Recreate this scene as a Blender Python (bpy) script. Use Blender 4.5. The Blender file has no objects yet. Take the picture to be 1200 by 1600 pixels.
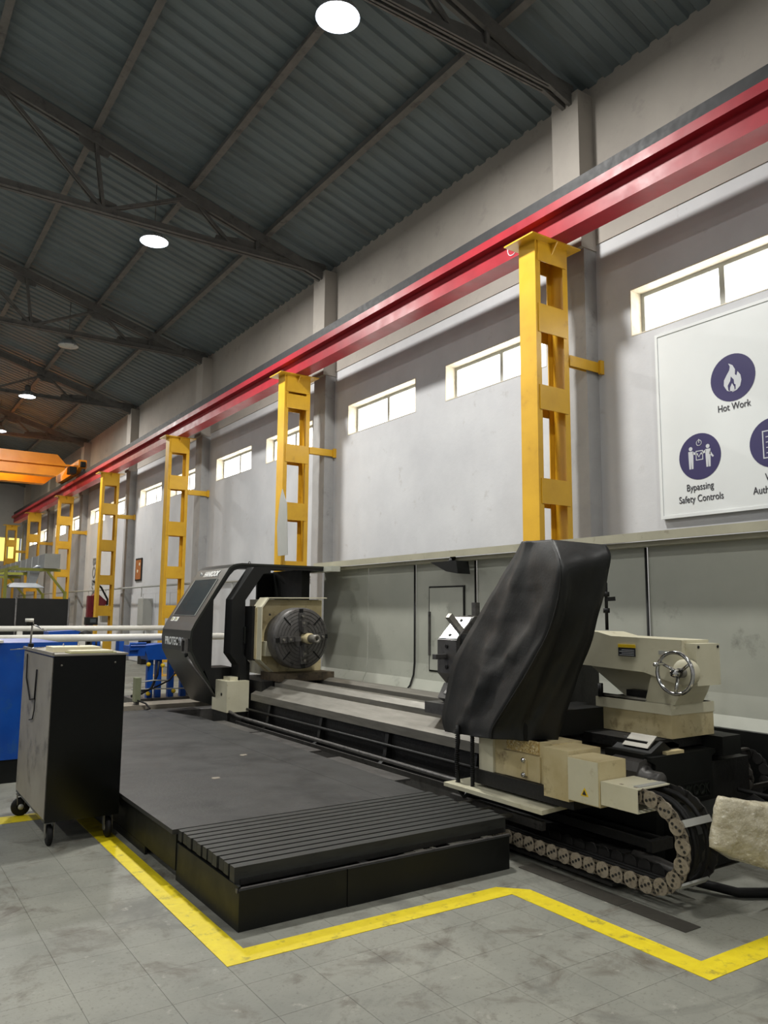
import bpy, bmesh, math, random
from mathutils import Vector, Matrix

random.seed(7)
SC = bpy.context.scene
COL = SC.collection
PI = math.pi

# ------------------------------------------------------------------ camera
H = 1.5
YAW, PIT, ROL, FPX = 0.5909, 0.126267, 0.00757, 1221.1
fw = Vector((math.sin(YAW) * math.cos(PIT), math.cos(YAW) * math.cos(PIT), math.sin(PIT)))
r0 = Vector((math.cos(YAW), -math.sin(YAW), 0))
u0 = r0.cross(fw)
rt = math.cos(ROL) * r0 + math.sin(ROL) * u0
up = -math.sin(ROL) * r0 + math.cos(ROL) * u0
cd = bpy.data.cameras.new('camera')
cam = bpy.data.objects.new('camera', cd)
COL.objects.link(cam)
cd.sensor_fit = 'HORIZONTAL'
cd.sensor_width = 36.0
cd.lens = 36.0 * FPX / 1200.0
cd.clip_end = 200
cam.matrix_world = Matrix(((rt.x, up.x, -fw.x, 0), (rt.y, up.y, -fw.y, 0), (rt.z, up.z, -fw.z, H), (0, 0, 0, 1)))
SC.camera = cam

# ------------------------------------------------------------------ world, exposure
w = bpy.data.worlds.new('world'); SC.world = w
w.use_nodes = True
w.node_tree.nodes['Background'].inputs[0].default_value = (0.75, 0.85, 1.0, 1)
w.node_tree.nodes['Background'].inputs[1].default_value = 1.0
SC.view_settings.view_transform = 'Standard'
SC.view_settings.look = 'None'
SC.view_settings.exposure = 0.15
SC.view_settings.gamma = 1.0
SC.view_settings.use_curve_mapping = False
SC.cycles.use_denoising = True
SC.cycles.max_bounces = 8
SC.cycles.diffuse_bounces = 5
SC.cycles.glossy_bounces = 3
SC.cycles.sample_clamp_indirect = 4.0
LAMP_W = 330.0         # watts of each high bay lamp
PANE_E = 5.0           # brightness of the daylight on the frosted panes


# ------------------------------------------------------------------ materials
def lin(c):
    return tuple((x / 255 / 12.92 if x / 255 <= 0.04045 else ((x / 255 + 0.055) / 1.055) ** 2.4) for x in c)


class NT:
    def __init__(s, name):
        s.m = bpy.data.materials.new(name); s.m.use_nodes = True
        s.t = s.m.node_tree; s.n = s.t.nodes; s.l = s.t.links
        s.b = s.n['Principled BSDF']
        s.tc = s.n.new('ShaderNodeNewGeometry')

    def noise(s, scale, detail=6, rough=0.6, stretch=None, dist=0.0):
        n = s.n.new('ShaderNodeTexNoise'); n.inputs['Scale'].default_value = scale
        n.inputs['Detail'].default_value = detail; n.inputs['Roughness'].default_value = rough
        n.inputs['Distortion'].default_value = dist
        if stretch:
            mp = s.n.new('ShaderNodeMapping'); mp.inputs['Scale'].default_value = stretch
            s.l.new(s.tc.outputs['Position'], mp.inputs[0]); s.l.new(mp.outputs[0], n.inputs['Vector'])
        else:
            s.l.new(s.tc.outputs['Position'], n.inputs['Vector'])
        return n.outputs['Fac']

    def ramp(s, fac, a, b):
        r = s.n.new('ShaderNodeMapRange'); r.inputs[1].default_value = a; r.inputs[2].default_value = b
        s.l.new(fac, r.inputs[0]); return r.outputs[0]

    def mix(s, fac, a, b):
        m = s.n.new('ShaderNodeMix'); m.data_type = 'RGBA'
        if isinstance(fac, (int, float)): m.inputs[0].default_value = fac
        else: s.l.new(fac, m.inputs[0])
        for i, v in ((6, a), (7, b)):
            if isinstance(v, tuple): m.inputs[i].default_value = (*v, 1)
            else: s.l.new(v, m.inputs[i])
        return m.outputs[2]

    def bump(s, fac, strength, dist=0.01):
        b = s.n.new('ShaderNodeBump'); b.inputs['Strength'].default_value = strength
        b.inputs['Distance'].default_value = dist
        s.l.new(fac, b.inputs['Height']); s.l.new(b.outputs[0], s.b.inputs['Normal'])


def mat(name, c, c2=None, rough=0.5, metal=0.0, nscale=6, stain=None, stain_amt=(0.55, 0.7), sscale=1.5,
        bump=0.0, bscale=40, stretch=None, rvar=0.15, coat=0.0, spec=0.5):
    n = NT(name)
    c = lin(c); c2 = lin(c2) if c2 else tuple(x * 0.8 for x in c)
    col = n.mix(n.ramp(n.noise(nscale, stretch=stretch), 0.3, 0.7), c, c2)
    if stain:
        col = n.mix(n.ramp(n.noise(sscale, 8, 0.7, stretch=stretch), *stain_amt), col, lin(stain))
    n.l.new(col, n.b.inputs['Base Color'])
    rr = n.n.new('ShaderNodeMapRange'); rr.inputs[3].default_value = max(0.05, rough - rvar); rr.inputs[4].default_value = min(1, rough + rvar)
    n.l.new(n.noise(nscale * 1.7), rr.inputs[0]); n.l.new(rr.outputs[0], n.b.inputs['Roughness'])
    n.b.inputs['Metallic'].default_value = metal
    n.b.inputs['Specular IOR Level'].default_value = spec
    n.b.inputs['Coat Weight'].default_value = coat
    if bump: n.bump(n.noise(bscale, 4), bump)
    return n.m


def emis(name, c, e):
    n = NT(name); n.b.inputs['Base Color'].default_value = (*lin(c), 1)
    n.b.inputs['Emission Color'].default_value = (*lin(c), 1); n.b.inputs['Emission Strength'].default_value = e
    return n.m


M = {}
M['wall'] = mat('white painted plaster', (202, 203, 205), (188, 189, 192), 0.75, nscale=1.2, stain=(160, 156, 152), stain_amt=(0.62, 0.8), sscale=3, bump=0.15, bscale=25)
M['wall_up'] = mat('aged beige plaster', (176, 169, 160), (160, 153, 146), 0.85, nscale=0.9, stain=(138, 132, 126), stain_amt=(0.58, 0.8), sscale=2.2, bump=0.2, bscale=18)
M['pil'] = mat('grey painted pilaster', (168, 167, 166), (150, 150, 150), 0.75, nscale=2, stain=(120, 118, 116), stain_amt=(0.6, 0.8), sscale=4, bump=0.2)
M['reveal'] = mat('whitewashed reveal', (225, 217, 200), (200, 190, 172), 0.8, nscale=8, stain=(150, 138, 120), stain_amt=(0.6, 0.8), sscale=10, bump=0.4)
M['roof'] = mat('galvanised roof sheet', (118, 129, 133), (102, 113, 117), 0.55, 0.15, nscale=1.5, stain=(90, 97, 99), stain_amt=(0.5, 0.75), sscale=0.8, stretch=(0.3, 3, 1))
M['steel_grey'] = mat('grey painted truss steel', (116, 114, 111), (98, 97, 94), 0.65, nscale=5, stain=(70, 69, 68), sscale=4)
M['yellow'] = mat('yellow gantry paint', (220, 172, 40), (202, 154, 32), 0.42, nscale=2.5, stain=(164, 122, 34), stain_amt=(0.6, 0.85), sscale=5)
M['red'] = mat('red beam paint', (162, 38, 50), (140, 30, 42), 0.45, nscale=3, stain=(164, 84, 88), stain_amt=(0.64, 0.82), sscale=2.5, spec=0.35)
M['rail'] = mat('dark crane rail', (40, 40, 42), (28, 28, 30), 0.65, 0.0, nscale=8)
M['orange'] = mat('orange yellow crane paint', (236, 146, 22), (216, 124, 16), 0.4, nscale=2)
M['black'] = mat('black paint', (15, 17, 15), (10, 11, 10), 0.5, nscale=4, stain=(26, 28, 25), stain_amt=(0.58, 0.8), sscale=6, spec=0.3)
M['blackgloss'] = mat('black gloss sheet metal', (7, 9, 8), (5, 6, 6), 0.2, nscale=3, rvar=0.05, spec=0.3)
M['greyside'] = mat('grey brushed cabinet side', (142, 137, 126), (122, 117, 107), 0.5, 0.0, nscale=3, stain=(78, 74, 66), sscale=4, rvar=0.05)
M['hood'] = mat('dark olive black lathe paint', (30, 33, 29), (25, 28, 24), 0.36, nscale=3, rvar=0.04)
M['hood_in'] = mat('matt black lathe paint', (19, 20, 19), (14, 15, 14), 0.6, nscale=4, spec=0.3)
M['glass'] = mat('dark glass', (58, 66, 70), (52, 60, 64), 0.12, nscale=2, rvar=0.04, coat=0.4)
M['cream'] = mat('cream machine paint', (206, 202, 178), (192, 187, 162), 0.4, nscale=3, stain=(140, 122, 84), stain_amt=(0.6, 0.82), sscale=7)
M['oily'] = mat('oil stained cream paint', (198, 186, 148), (176, 160, 118), 0.38, nscale=4, stain=(96, 74, 40), stain_amt=(0.56, 0.78), sscale=9)
M['guard'] = mat('grey green guard paint', (176, 177, 166), (160, 162, 151), 0.42, nscale=1.2, stain=(100, 101, 92), stain_amt=(0.6, 0.85), sscale=3.5, bump=0.04)
M['steel'] = mat('machined steel', (132, 129, 120), (108, 105, 97), 0.42, 0.4, nscale=4, stretch=(6, .7, 6), stain=(92, 86, 74), stain_amt=(0.6, 0.8), sscale=5)
M['darksteel'] = mat('dark oily steel', (92, 90, 88), (72, 70, 68), 0.42, 0.35, nscale=9, stain=(30, 29, 28), sscale=14)
M['chrome'] = mat('chrome', (205, 205, 205), (180, 180, 180), 0.15, 1.0, nscale=9, rvar=0.06)
M['grime'] = mat('grimy black iron', (18, 17, 15), (10, 10, 9), 0.55, 0.0, nscale=12, stain=(34, 30, 25), stain_amt=(0.6, 0.8), sscale=16, bump=0.3)
M['rubber'] = mat('black rubber', (15, 15, 15), (10, 10, 10), 0.6, nscale=9, spec=0.3)
M['tarp'] = mat('black vinyl tarp', (25, 26, 25), (19, 20, 19), 0.5, nscale=5, spec=0.35, stain=(38, 38, 36), stain_amt=(0.58, 0.8), sscale=6, bump=0.12, bscale=60)
M['mat'] = mat('dark grey rubber deck', (60, 60, 59), (48, 48, 47), 0.5, nscale=3, spec=0.3, stain=(30, 31, 31), stain_amt=(0.5, 0.72), sscale=2.2, bump=0.2, bscale=50)
M['slat'] = mat('dark grey slat', (48, 49, 47), (38, 39, 37), 0.5, nscale=6, spec=0.3, stain=(26, 27, 26), sscale=7, stretch=(1, 6, 6))
M['conc'] = mat('worn concrete tile', (136, 136, 127), (118, 119, 111), 0.5, nscale=2.2, stain=(92, 86, 77), stain_amt=(0.54, 0.76), sscale=2.6, bump=0.12, bscale=70)
# concrete: broad wear, dirt blotches, fine speckle
_n = NT('worn concrete floor')
_c = _n.mix(_n.ramp(_n.noise(1.1, 5, 0.6), 0.35, 0.65), lin((138, 138, 128)), lin((116, 117, 109)))
_c = _n.mix(_n.ramp(_n.noise(3.2, 8, 0.72, dist=0.6), 0.52, 0.68), _c, lin((92, 86, 76)))
_c = _n.mix(_n.ramp(_n.noise(0.8, 6, 0.7, dist=1.2), 0.56, 0.66), _c, lin((104, 104, 97)))
_c = _n.mix(_n.ramp(_n.noise(48, 3, 0.7), 0.56, 0.74), _c, lin((104, 102, 95)))
_c = _n.mix(_n.ramp(_n.noise(9, 5, 0.7), 0.62, 0.72), _c, lin((152, 150, 140)))
_n.l.new(_c, _n.b.inputs['Base Color'])
_rr = _n.n.new('ShaderNodeMapRange'); _rr.inputs[3].default_value = 0.38; _rr.inputs[4].default_value = 0.68
_n.l.new(_n.noise(4), _rr.inputs[0]); _n.l.new(_rr.outputs[0], _n.b.inputs['Roughness'])
_n.b.inputs['Specular IOR Level'].default_value = 0.4
_n.bump(_n.noise(70, 4), 0.12)
M['conc'] = _n.m
M['joint'] = mat('dirty joint', (84, 82, 77), (70, 68, 64), 0.8)
M['ypaint'] = mat('worn yellow floor paint', (222, 202, 24), (206, 184, 18), 0.5, nscale=14, stain=(138, 126, 44), stain_amt=(0.55, 0.7), sscale=11, bump=0.1)
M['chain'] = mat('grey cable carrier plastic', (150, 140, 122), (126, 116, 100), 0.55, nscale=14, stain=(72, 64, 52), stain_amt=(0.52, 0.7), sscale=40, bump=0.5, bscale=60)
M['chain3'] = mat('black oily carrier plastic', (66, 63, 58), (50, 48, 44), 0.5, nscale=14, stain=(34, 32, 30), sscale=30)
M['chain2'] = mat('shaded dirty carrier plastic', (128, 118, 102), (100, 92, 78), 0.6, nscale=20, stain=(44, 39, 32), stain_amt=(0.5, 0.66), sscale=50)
M['chaindark'] = mat('oily cable carrier', (38, 37, 35), (28, 27, 26), 0.5, nscale=14)
M['plastic'] = mat('cloudy plastic wrap', (214, 207, 184), (168, 158, 130), 0.25, nscale=14, stain=(240, 236, 222), stain_amt=(0.56, 0.68), sscale=22, stretch=(1.2, 1, 3), bump=1.0, bscale=26)
M['blue'] = mat('blue enamel', (16, 78, 168), (12, 64, 146), 0.35, nscale=3, stain=(40, 84, 140), sscale=5)
M['white'] = mat('white enamel', (222, 220, 212), (205, 202, 192), 0.45, nscale=4, stain=(160, 152, 136), stain_amt=(0.65, 0.8), sscale=8)
M['poster'] = mat('poster board', (226, 229, 228), (220, 223, 222), 0.35, nscale=1)
M['purple'] = mat('dark purple print', (56, 50, 96), (52, 46, 90), 0.4, nscale=1)
M['ink'] = mat('dark ink', (44, 42, 52), (40, 38, 48), 0.5)
M['text'] = mat('white lettering', (226, 228, 226), (216, 218, 216), 0.4)
M['whiteprint'] = mat('white print', (206, 208, 212), (200, 203, 208), 0.4)
M['elec'] = mat('grey electrical cabinet', (168, 169, 164), (156, 157, 152), 0.5, nscale=2)
M['green'] = mat('olive green bracket', (150, 152, 60), (130, 132, 50), 0.5, nscale=3)
M['duct'] = mat('galvanised duct', (150, 154, 158), (132, 136, 140), 0.42, 0.5, nscale=2.5, stretch=(1, 5, 1))
M['paper'] = mat('cream paper', (226, 218, 190), (214, 206, 178), 0.8)
M['sign_o'] = mat('orange notice', (176, 110, 58), (150, 88, 46), 0.5, nscale=14)
M['sign_r'] = mat('red notice print', (178, 48, 44), (168, 40, 40), 0.5)
M['oliveg'] = mat('faded olive enamel', (124, 128, 100), (110, 114, 88), 0.5)
M['rust'] = mat('rusty oily casting', (88, 76, 58), (66, 56, 42), 0.5, nscale=8, stain=(38, 30, 22), stain_amt=(0.5, 0.65), sscale=14)
M['ledge'] = mat('dull cream ledge paint', (178, 174, 152), (162, 158, 138), 0.45, nscale=3, stain=(110, 102, 82), stain_amt=(0.6, 0.8), sscale=8)
M['wood'] = mat('weathered grey timber', (136, 128, 114), (116, 109, 97), 0.75, nscale=4, stretch=(1, 8, 8), stain=(92, 86, 76), sscale=5)
M['tilestain'] = mat('oil soaked floor', (74, 71, 65), (62, 60, 55), 0.45, nscale=6, stain=(100, 97, 90), stain_amt=(0.6, 0.75), sscale=7)
M['warn'] = mat('warning yellow', (232, 196, 28), (224, 188, 24), 0.5)
M['warn_d'] = mat('warning dark', (46, 48, 54), (40, 42, 48), 0.5)
M['swarf'] = mat('brass swarf', (236, 214, 150), (150, 116, 60), 0.25, 0.4, nscale=70, stain=(250, 240, 210), stain_amt=(0.55, 0.62), sscale=60, bump=1.0, bscale=90)
M['darkred'] = mat('dark red paint', (118, 30, 42), (100, 24, 36), 0.4)
M['pane'] = emis('daylit frosted pane', (255, 255, 248), PANE_E)
M['pane_warm'] = emis('warm lit pane', (255, 226, 120), 1.2)
M['lens'] = emis('lit lamp lens', (245, 250, 255), 14.0)
M['lens_off'] = mat('unlit lamp lens', (190, 192, 190), (180, 182, 180), 0.3)
M['reflector'] = mat('spun aluminium reflector', (205, 208, 212), (190, 192, 196), 0.3, 0.7)
M['enamelroof'] = mat('dark wall stone', (60, 62, 60), (50, 52, 50), 0.7)

# tiles differ slightly one from another
_t = M['conc'].node_tree
_oi = _t.nodes.new('ShaderNodeObjectInfo'); _hs = _t.nodes.new('ShaderNodeHueSaturation'); _mr = _t.nodes.new('ShaderNodeMapRange')
_mr.inputs[3].default_value = 0.975; _mr.inputs[4].default_value = 1.025
_src = _t.nodes['Principled BSDF'].inputs['Base Color'].links[0].from_socket
_t.links.new(_oi.outputs['Random'], _mr.inputs[0]); _t.links.new(_mr.outputs[0], _hs.inputs['Value'])
_t.links.new(_src, _hs.inputs['Color']); _t.links.new(_hs.outputs[0], _t.nodes['Principled BSDF'].inputs['Base Color'])


# ------------------------------------------------------------------ mesh helpers
class MB:
    def __init__(s): s.bm = bmesh.new()

    def box(s, x0, x1, y0, y1, z0, z1):
        v = [s.bm.verts.new(p) for p in ((x0, y0, z0), (x1, y0, z0), (x1, y1, z0), (x0, y1, z0), (x0, y0, z1), (x1, y0, z1), (x1, y1, z1), (x0, y1, z1))]
        for f in ((0, 3, 2, 1), (4, 5, 6, 7), (0, 1, 5, 4), (1, 2, 6, 5), (2, 3, 7, 6), (3, 0, 4, 7)): s.bm.faces.new([v[i] for i in f])
        return s

    def prism(s, poly, axis, a0, a1):
        """poly: list of 2D points; axis 'x': (y,z), 'y': (x,z), 'z': (x,y)"""
        def P(p, a): return {'x': (a, p[0], p[1]), 'y': (p[0], a, p[1]), 'z': (p[0], p[1], a)}[axis]
        A = [s.bm.verts.new(P(p, a0)) for p in poly]; B = [s.bm.verts.new(P(p, a1)) for p in poly]
        s.bm.faces.new(A); s.bm.faces.new(B[::-1])
        n = len(poly)
        for i in range(n): s.bm.faces.new((A[i], B[i], B[(i + 1) % n], A[(i + 1) % n]))
        return s

    def frame(s, outer, inner, axis, a0, a1):
        """ring between two outlines with the same number of points"""
        def P(p, a): return {'x': (a, p[0], p[1]), 'y': (p[0], a, p[1]), 'z': (p[0], p[1], a)}[axis]
        V = [[s.bm.verts.new(P(p, a)) for p in pl] for pl, a in ((outer, a0), (inner, a0), (outer, a1), (inner, a1))]
        n = len(outer)
        for i in range(n):
            j = (i + 1) % n
            s.bm.faces.new((V[0][i], V[0][j], V[1][j], V[1][i])); s.bm.faces.new((V[2][i], V[3][i], V[3][j], V[2][j]))
            s.bm.faces.new((V[0][i], V[2][i], V[2][j], V[0][j])); s.bm.faces.new((V[1][i], V[1][j], V[3][j], V[3][i]))
        return s

    def ring(s, c, u, v, r, n):
        return [s.bm.verts.new(Vector(c) + (u * math.cos(2 * PI * i / n) + v * math.sin(2 * PI * i / n)) * r) for i in range(n)]

    def tube(s, pts, r, n=8, caps=True):
        pts = [Vector(p) for p in pts]
        rs = r if isinstance(r, (list, tuple)) else [r] * len(pts)
        rings = []; u = None
        for i, p in enumerate(pts):
            d = (pts[min(i + 1, len(pts) - 1)] - pts[max(i - 1, 0)]).normalized()
            if u is None:
                a = Vector((0, 0, 1)) if abs(d.z) < 0.9 else Vector((1, 0, 0)); u = d.cross(a).normalized()
            else:
                u = (u - d * u.dot(d)).normalized()
            rings.append(s.ring(p, u, d.cross(u), rs[i], n))
        for a, b in zip(rings, rings[1:]):
            for i in range(n):
                f = s.bm.faces.new((a[i], a[(i + 1) % n], b[(i + 1) % n], b[i])); f.smooth = True
        if caps: s.bm.faces.new(rings[0][::-1]); s.bm.faces.new(rings[-1])
        return s

    def cyl(s, p0, p1, r0, r1=None, n=20):
        return s.tube([p0, p1], [r0, r0 if r1 is None else r1], n)

    def lathe(s, c, prof, n=24, axis='z', smooth=True):
        """prof: list of (radius, offset along the axis)"""
        ax = {'x': Vector((1, 0, 0)), 'y': Vector((0, 1, 0)), 'z': Vector((0, 0, 1))}[axis]
        u = {'x': Vector((0, 1, 0)), 'y': Vector((0, 0, 1)), 'z': Vector((1, 0, 0))}[axis]; v = ax.cross(u)
        rg = [s.ring(Vector(c) + ax * z, u, v, max(r, 1e-4), n) for r, z in prof]
        for a, b in zip(rg, rg[1:]):
            for i in range(n):
                f = s.bm.faces.new((a[i], a[(i + 1) % n], b[(i + 1) % n], b[i])); f.smooth = smooth
        return s

    def torus(s, c, R, r, axis='x', n=28, m=8):
        ax = {'x': Vector((1, 0, 0)), 'y': Vector((0, 1, 0)), 'z': Vector((0, 0, 1))}[axis]
        u = {'x': Vector((0, 1, 0)), 'y': Vector((0, 0, 1)), 'z': Vector((1, 0, 0))}[axis]; v = ax.cross(u)
        rg = []
        for i in range(n):
            d = u * math.cos(2 * PI * i / n) + v * math.sin(2 * PI * i / n)
            rg.append([s.bm.verts.new(Vector(c) + d * (R + r * math.cos(2 * PI * j / m)) + ax * (r * math.sin(2 * PI * j / m))) for j in range(m)])
        for i in range(n):
            a, b = rg[i], rg[(i + 1) % n]
            for j in range(m):
                f = s.bm.faces.new((a[j], b[j], b[(j + 1) % m], a[(j + 1) % m])); f.smooth = True
        return s

    def bar(s, p0, p1, wd, ht, upv=(0, 0, 1)):
        """rectangular bar between two points"""
        p0, p1 = Vector(p0), Vector(p1); d = (p1 - p0).normalized(); uv = Vector(upv)
        sd = d.cross(uv).normalized() * wd / 2; tp = sd.cross(d).normalized() * ht / 2
        v = [s.bm.verts.new(p + a * sd + b * tp) for p in (p0, p1) for a, b in ((-1, -1), (1, -1), (1, 1), (-1, 1))]
        for f in ((0, 3, 2, 1), (4, 5, 6, 7), (0, 1, 5, 4), (1, 2, 6, 5), (2, 3, 7, 6), (3, 0, 4, 7)): s.bm.faces.new([v[i] for i in f])
        return s

    def poly(s, pts):
        s.bm.faces.new([s.bm.verts.new(p) for p in pts]); return s

    def build(s, name, m, parent=None, bevel=0.0, seg=1):
        if bevel:
            es = [e for e in s.bm.edges if len(e.link_faces) == 2 and not e.smooth or len(e.link_faces) == 2 and e.calc_face_angle(0) > 0.6]
            bmesh.ops.bevel(s.bm, geom=es, offset=bevel, segments=seg, affect='EDGES', clamp_overlap=True)
        bmesh.ops.recalc_face_normals(s.bm, faces=s.bm.faces)
        me = bpy.data.meshes.new(name)
        o = bpy.data.objects.new(name, me); COL.objects.link(o)
        if parent is not None:
            off = WP[parent]
            bmesh.ops.translate(s.bm, verts=s.bm.verts, vec=-off)
            o.parent = parent; WP[o] = off
        else:
            WP[o] = Vector((0, 0, 0))
        s.bm.to_mesh(me); s.bm.free()
        me.materials.append(m)
        return o


WP = {}


def thing(name, label, cat, loc=(0, 0, 0), group=None):
    o = bpy.data.objects.new(name, None); COL.objects.link(o); o.location = loc
    o.empty_display_size = 0.1
    WP[o] = Vector(loc); o['label'] = label; o['category'] = cat
    if group: o['group'] = group
    return o


def tag(o, label, cat, group=None):
    o['label'] = label; o['category'] = cat
    if group: o['group'] = group
    return o


def struct(name, mb, m, parent=None, bevel=0.0):
    o = mb.build(name, m, parent, bevel)
    if parent is None: o['kind'] = 'structure'
    return o


def dup(root, loc, label=None):
    kids = {}
    for o in WP:
        if o.parent: kids.setdefault(o.parent, []).append(o)
    def cp(o, par):
        c = o.copy(); COL.objects.link(c); c.parent = par
        for k in kids.get(o, []): cp(k, c)
        return c
    r = cp(root, None); r.location = loc
    WP[r] = Vector(loc)
    for k in r.children_recursive: WP[k] = Vector(loc)
    if label: r['label'] = label
    return r


def text(name, body, size, loc, xdir, ydir, m, parent, xs=1.0, depth=0.001, align='CENTER', shear=0.0, width=None, bold=0.0):
    cu = bpy.data.curves.new('t', 'FONT'); cu.body = body; cu.size = size; cu.align_x = align; cu.align_y = 'CENTER'
    cu.extrude = depth; cu.shear = shear; cu.offset = bold
    t = bpy.data.objects.new('t', cu); COL.objects.link(t)
    bpy.context.view_layer.update()
    me = bpy.data.meshes.new_from_object(t.evaluated_get(bpy.context.evaluated_depsgraph_get()))
    bpy.data.objects.remove(t); bpy.data.curves.remove(cu)
    if width:
        xsn = [v.co.x for v in me.vertices]; xs = width / (max(xsn) - min(xsn))
    X = Vector(xdir).normalized() * xs; Y = Vector(ydir).normalized(); Z = X.cross(Y).normalized()
    off = WP[parent] if parent else Vector((0, 0, 0))
    L = Vector(loc) - off
    me.transform(Matrix(((X.x, Y.x, Z.x, L.x), (X.y, Y.y, Z.y, L.y), (X.z, Y.z, Z.z, L.z), (0, 0, 0, 1))))
    me.materials.clear(); me.materials.append(m)
    o = bpy.data.objects.new(name, me); COL.objects.link(o)
    if parent: o.parent = parent
    WP[o] = off
    return o


def arc(c, r, a0, a1, n):
    return [(c[0] + r * math.cos(a0 + (a1 - a0) * i / n), c[1] + r * math.sin(a0 + (a1 - a0) * i / n)) for i in range(n + 1)]


# ================================================================== THE HALL
WX = 6.9                      # inner face of the right wall
Y0, Y1 = -9.0, 44.0
BAYS = [5.85 + 6.03 * k for k in range(-2, 7)]     # near face of each pilaster
RZ = lambda x: 7.78 + 0.30 * (WX - x)              # underside of the roof sheets

# floor: near tiles laid one by one, worn slab beyond
TX0, TY0, TP, NX, NY = 0.227, 1.905, 0.2995, 16, 16
tx1, ty1 = TX0 + NX * TP, TY0 + NY * TP
fl = MB()
fl.box(-11, WX + .3, Y0, TY0, -0.2, 0); fl.box(-11, WX + .3, ty1, Y1, -0.2, 0)
fl.box(-11, TX0, TY0, ty1, -0.2, 0); fl.box(tx1, WX + .3, TY0, ty1, -0.2, 0); fl.box(TX0, tx1, TY0, ty1, -0.2, -0.012)
floor = struct('floor', fl, M['conc'])
tile0 = None
for i in range(NX):
    for j in range(NY):
        x, y = TX0 + i * TP, TY0 + j * TP
        if x > 1.75 and x + TP < 3.25 and y > 3.75: continue
        if x > 3.9 and y > 3.2: continue
        if tile0 is None:
            g = 0.0008
            tile0 = MB().box(x + g, x + TP - g, y + g, y + TP - g, -0.012, 0).build('tile', M['conc'], floor, 0.0008)
            bx, by = x, y; tile0.data.transform(Matrix.Translation((-x, -y, 0))); tile0.location = (x, y, 0)
        else:
            c = tile0.copy(); COL.objects.link(c); c.location = (x, y, 0); WP[c] = Vector((x, y, 0))
_fj = M['conc']

# right wall, built round its window openings
WZ0, WZ1 = 4.53, 5.07
wins = []
for b in BAYS:
    for a, c in ((b - 2.45, b - 0.45), (b - 5.2, b - 3.18)):
        wins.append((a, c))
wins = sorted([q for q in wins if q[0] > Y0 + 1 and q[1] < Y1 - .5])
wl = MB()
wl.box(WX, WX + .32, Y0, Y1, 0, WZ0)
prev = Y0
for a, c in wins:
    wl.box(WX, WX + .32, prev, a, WZ0, WZ1); prev = c
wl.box(WX, WX + .32, prev, Y1, WZ0, WZ1)
wl.box(WX, WX + .32, Y0, Y1, WZ1, 5.78)
wall_right = struct('wall_right', wl, M['wall'])
MB().box(WX - .012, WX + .32, Y0, Y1, 5.78, RZ(WX) + .2).build('upper_wall_band', M['wall_up'], wall_right)
for k, b in enumerate(BAYS):
    MB().box(WX - .26, WX, b, b + .42, 5.7, 7.66).build('pilaster', M['wall_up'], wall_right, 0.006)
    MB().box(WX - .2, WX, b + .02, b + .44, 0, 5.7).build('pilaster', M['pil'], wall_right, 0.006)
# lower painted dado of precast panels, far bays
for y in [9.7 + 1.18 * i for i in range(28)]:
    for z0, z1 in ((0.02, .98), (1.0, 1.95)):
        if any(b - .02 < y + 1.17 and y < b + .45 for b in BAYS): continue
        MB().box(WX - .03, WX, y + .01, y + 1.16, z0, z1).build('wall_panel', M['wall'], wall_right, 0.004)

n = 0
for a, c in wins:
    n += 1
    wn = MB()
    wo = bpy.data.objects.new(f'window_{n}', None); COL.objects.link(wo); wo.location = (WX, (a + c) / 2, WZ0); wo['kind'] = 'structure'
    WP[wo] = Vector(wo.location)
    rv = MB(); t = .012
    rv.box(WX - .004, WX + .26, a, a + t, WZ0, WZ1); rv.box(WX - .004, WX + .26, c - t, c, WZ0, WZ1)
    rv.box(WX - .004, WX + .26, a + t, c - t, WZ1 - t, WZ1); rv.box(WX - .004, WX + .26, a + t, c - t, WZ0, WZ0 + t)
    rv.build('window_reveal', M['reveal'], wo)
    xa, xb = WX + .17, WX + .215; q = .045
    fr = MB(); m_ = (a + c) / 2
    fr.box(xa, xb, a + t, a + t + q, WZ0 + t, WZ1 - t); fr.box(xa, xb, c - t - q, c - t, WZ0 + t, WZ1 - t)
    fr.box(xa, xb, a + t + q, c - t - q, WZ0 + t, WZ0 + t + q); fr.box(xa, xb, a + t + q, c - t - q, WZ1 - t - q, WZ1 - t)
    fr.box(xa, xb, m_ - .03, m_ + .03, WZ0 + t + q, WZ1 - t - q)
    fr.build('window_frame', M['elec'], wo)
    for ya, yb in ((a + t + q, m_ - .03), (m_ + .03, c - t - q)):
        MB().box(xa + .018, xa + .026, ya, yb, WZ0 + t + q, WZ1 - t - q).build('pane', M['pane'], wo)

# the other walls
struct('wall_back', MB().box(-11, WX + .3, Y0 - .3, Y0, 0, 14), M['wall'])
struct('wall_left', MB().box(-11.3, -11, Y0, Y1, 0, 9.5), M['wall'])
we = MB(); we.box(-11, 5.7, Y1, Y1 + .3, 0, 14); we.box(5.7, WX + .3, Y1, Y1 + .3, 0, 3.9); we.box(5.7, WX + .3, Y1, Y1 + .3, 5.1, 14)
struct('wall_far', we, M['wall'])
wo = bpy.data.objects.new('window_30', None); COL.objects.link(wo); wo.location = (6.2, Y1, 3.9); wo['kind'] = 'structure'; WP[wo] = Vector(wo.location)
fr = MB()
for x in (5.7, 6.25, 6.82): fr.box(x, x + .06, Y1 + .05, Y1 + .1, 3.9, 5.1)
fr.build('window_frame', M['elec'], wo)
for x in (5.76, 6.31): MB().box(x, x + .5, Y1 + .07, Y1 + .08, 3.9, 5.1).build('pane', M['pane_warm'], wo)

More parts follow.
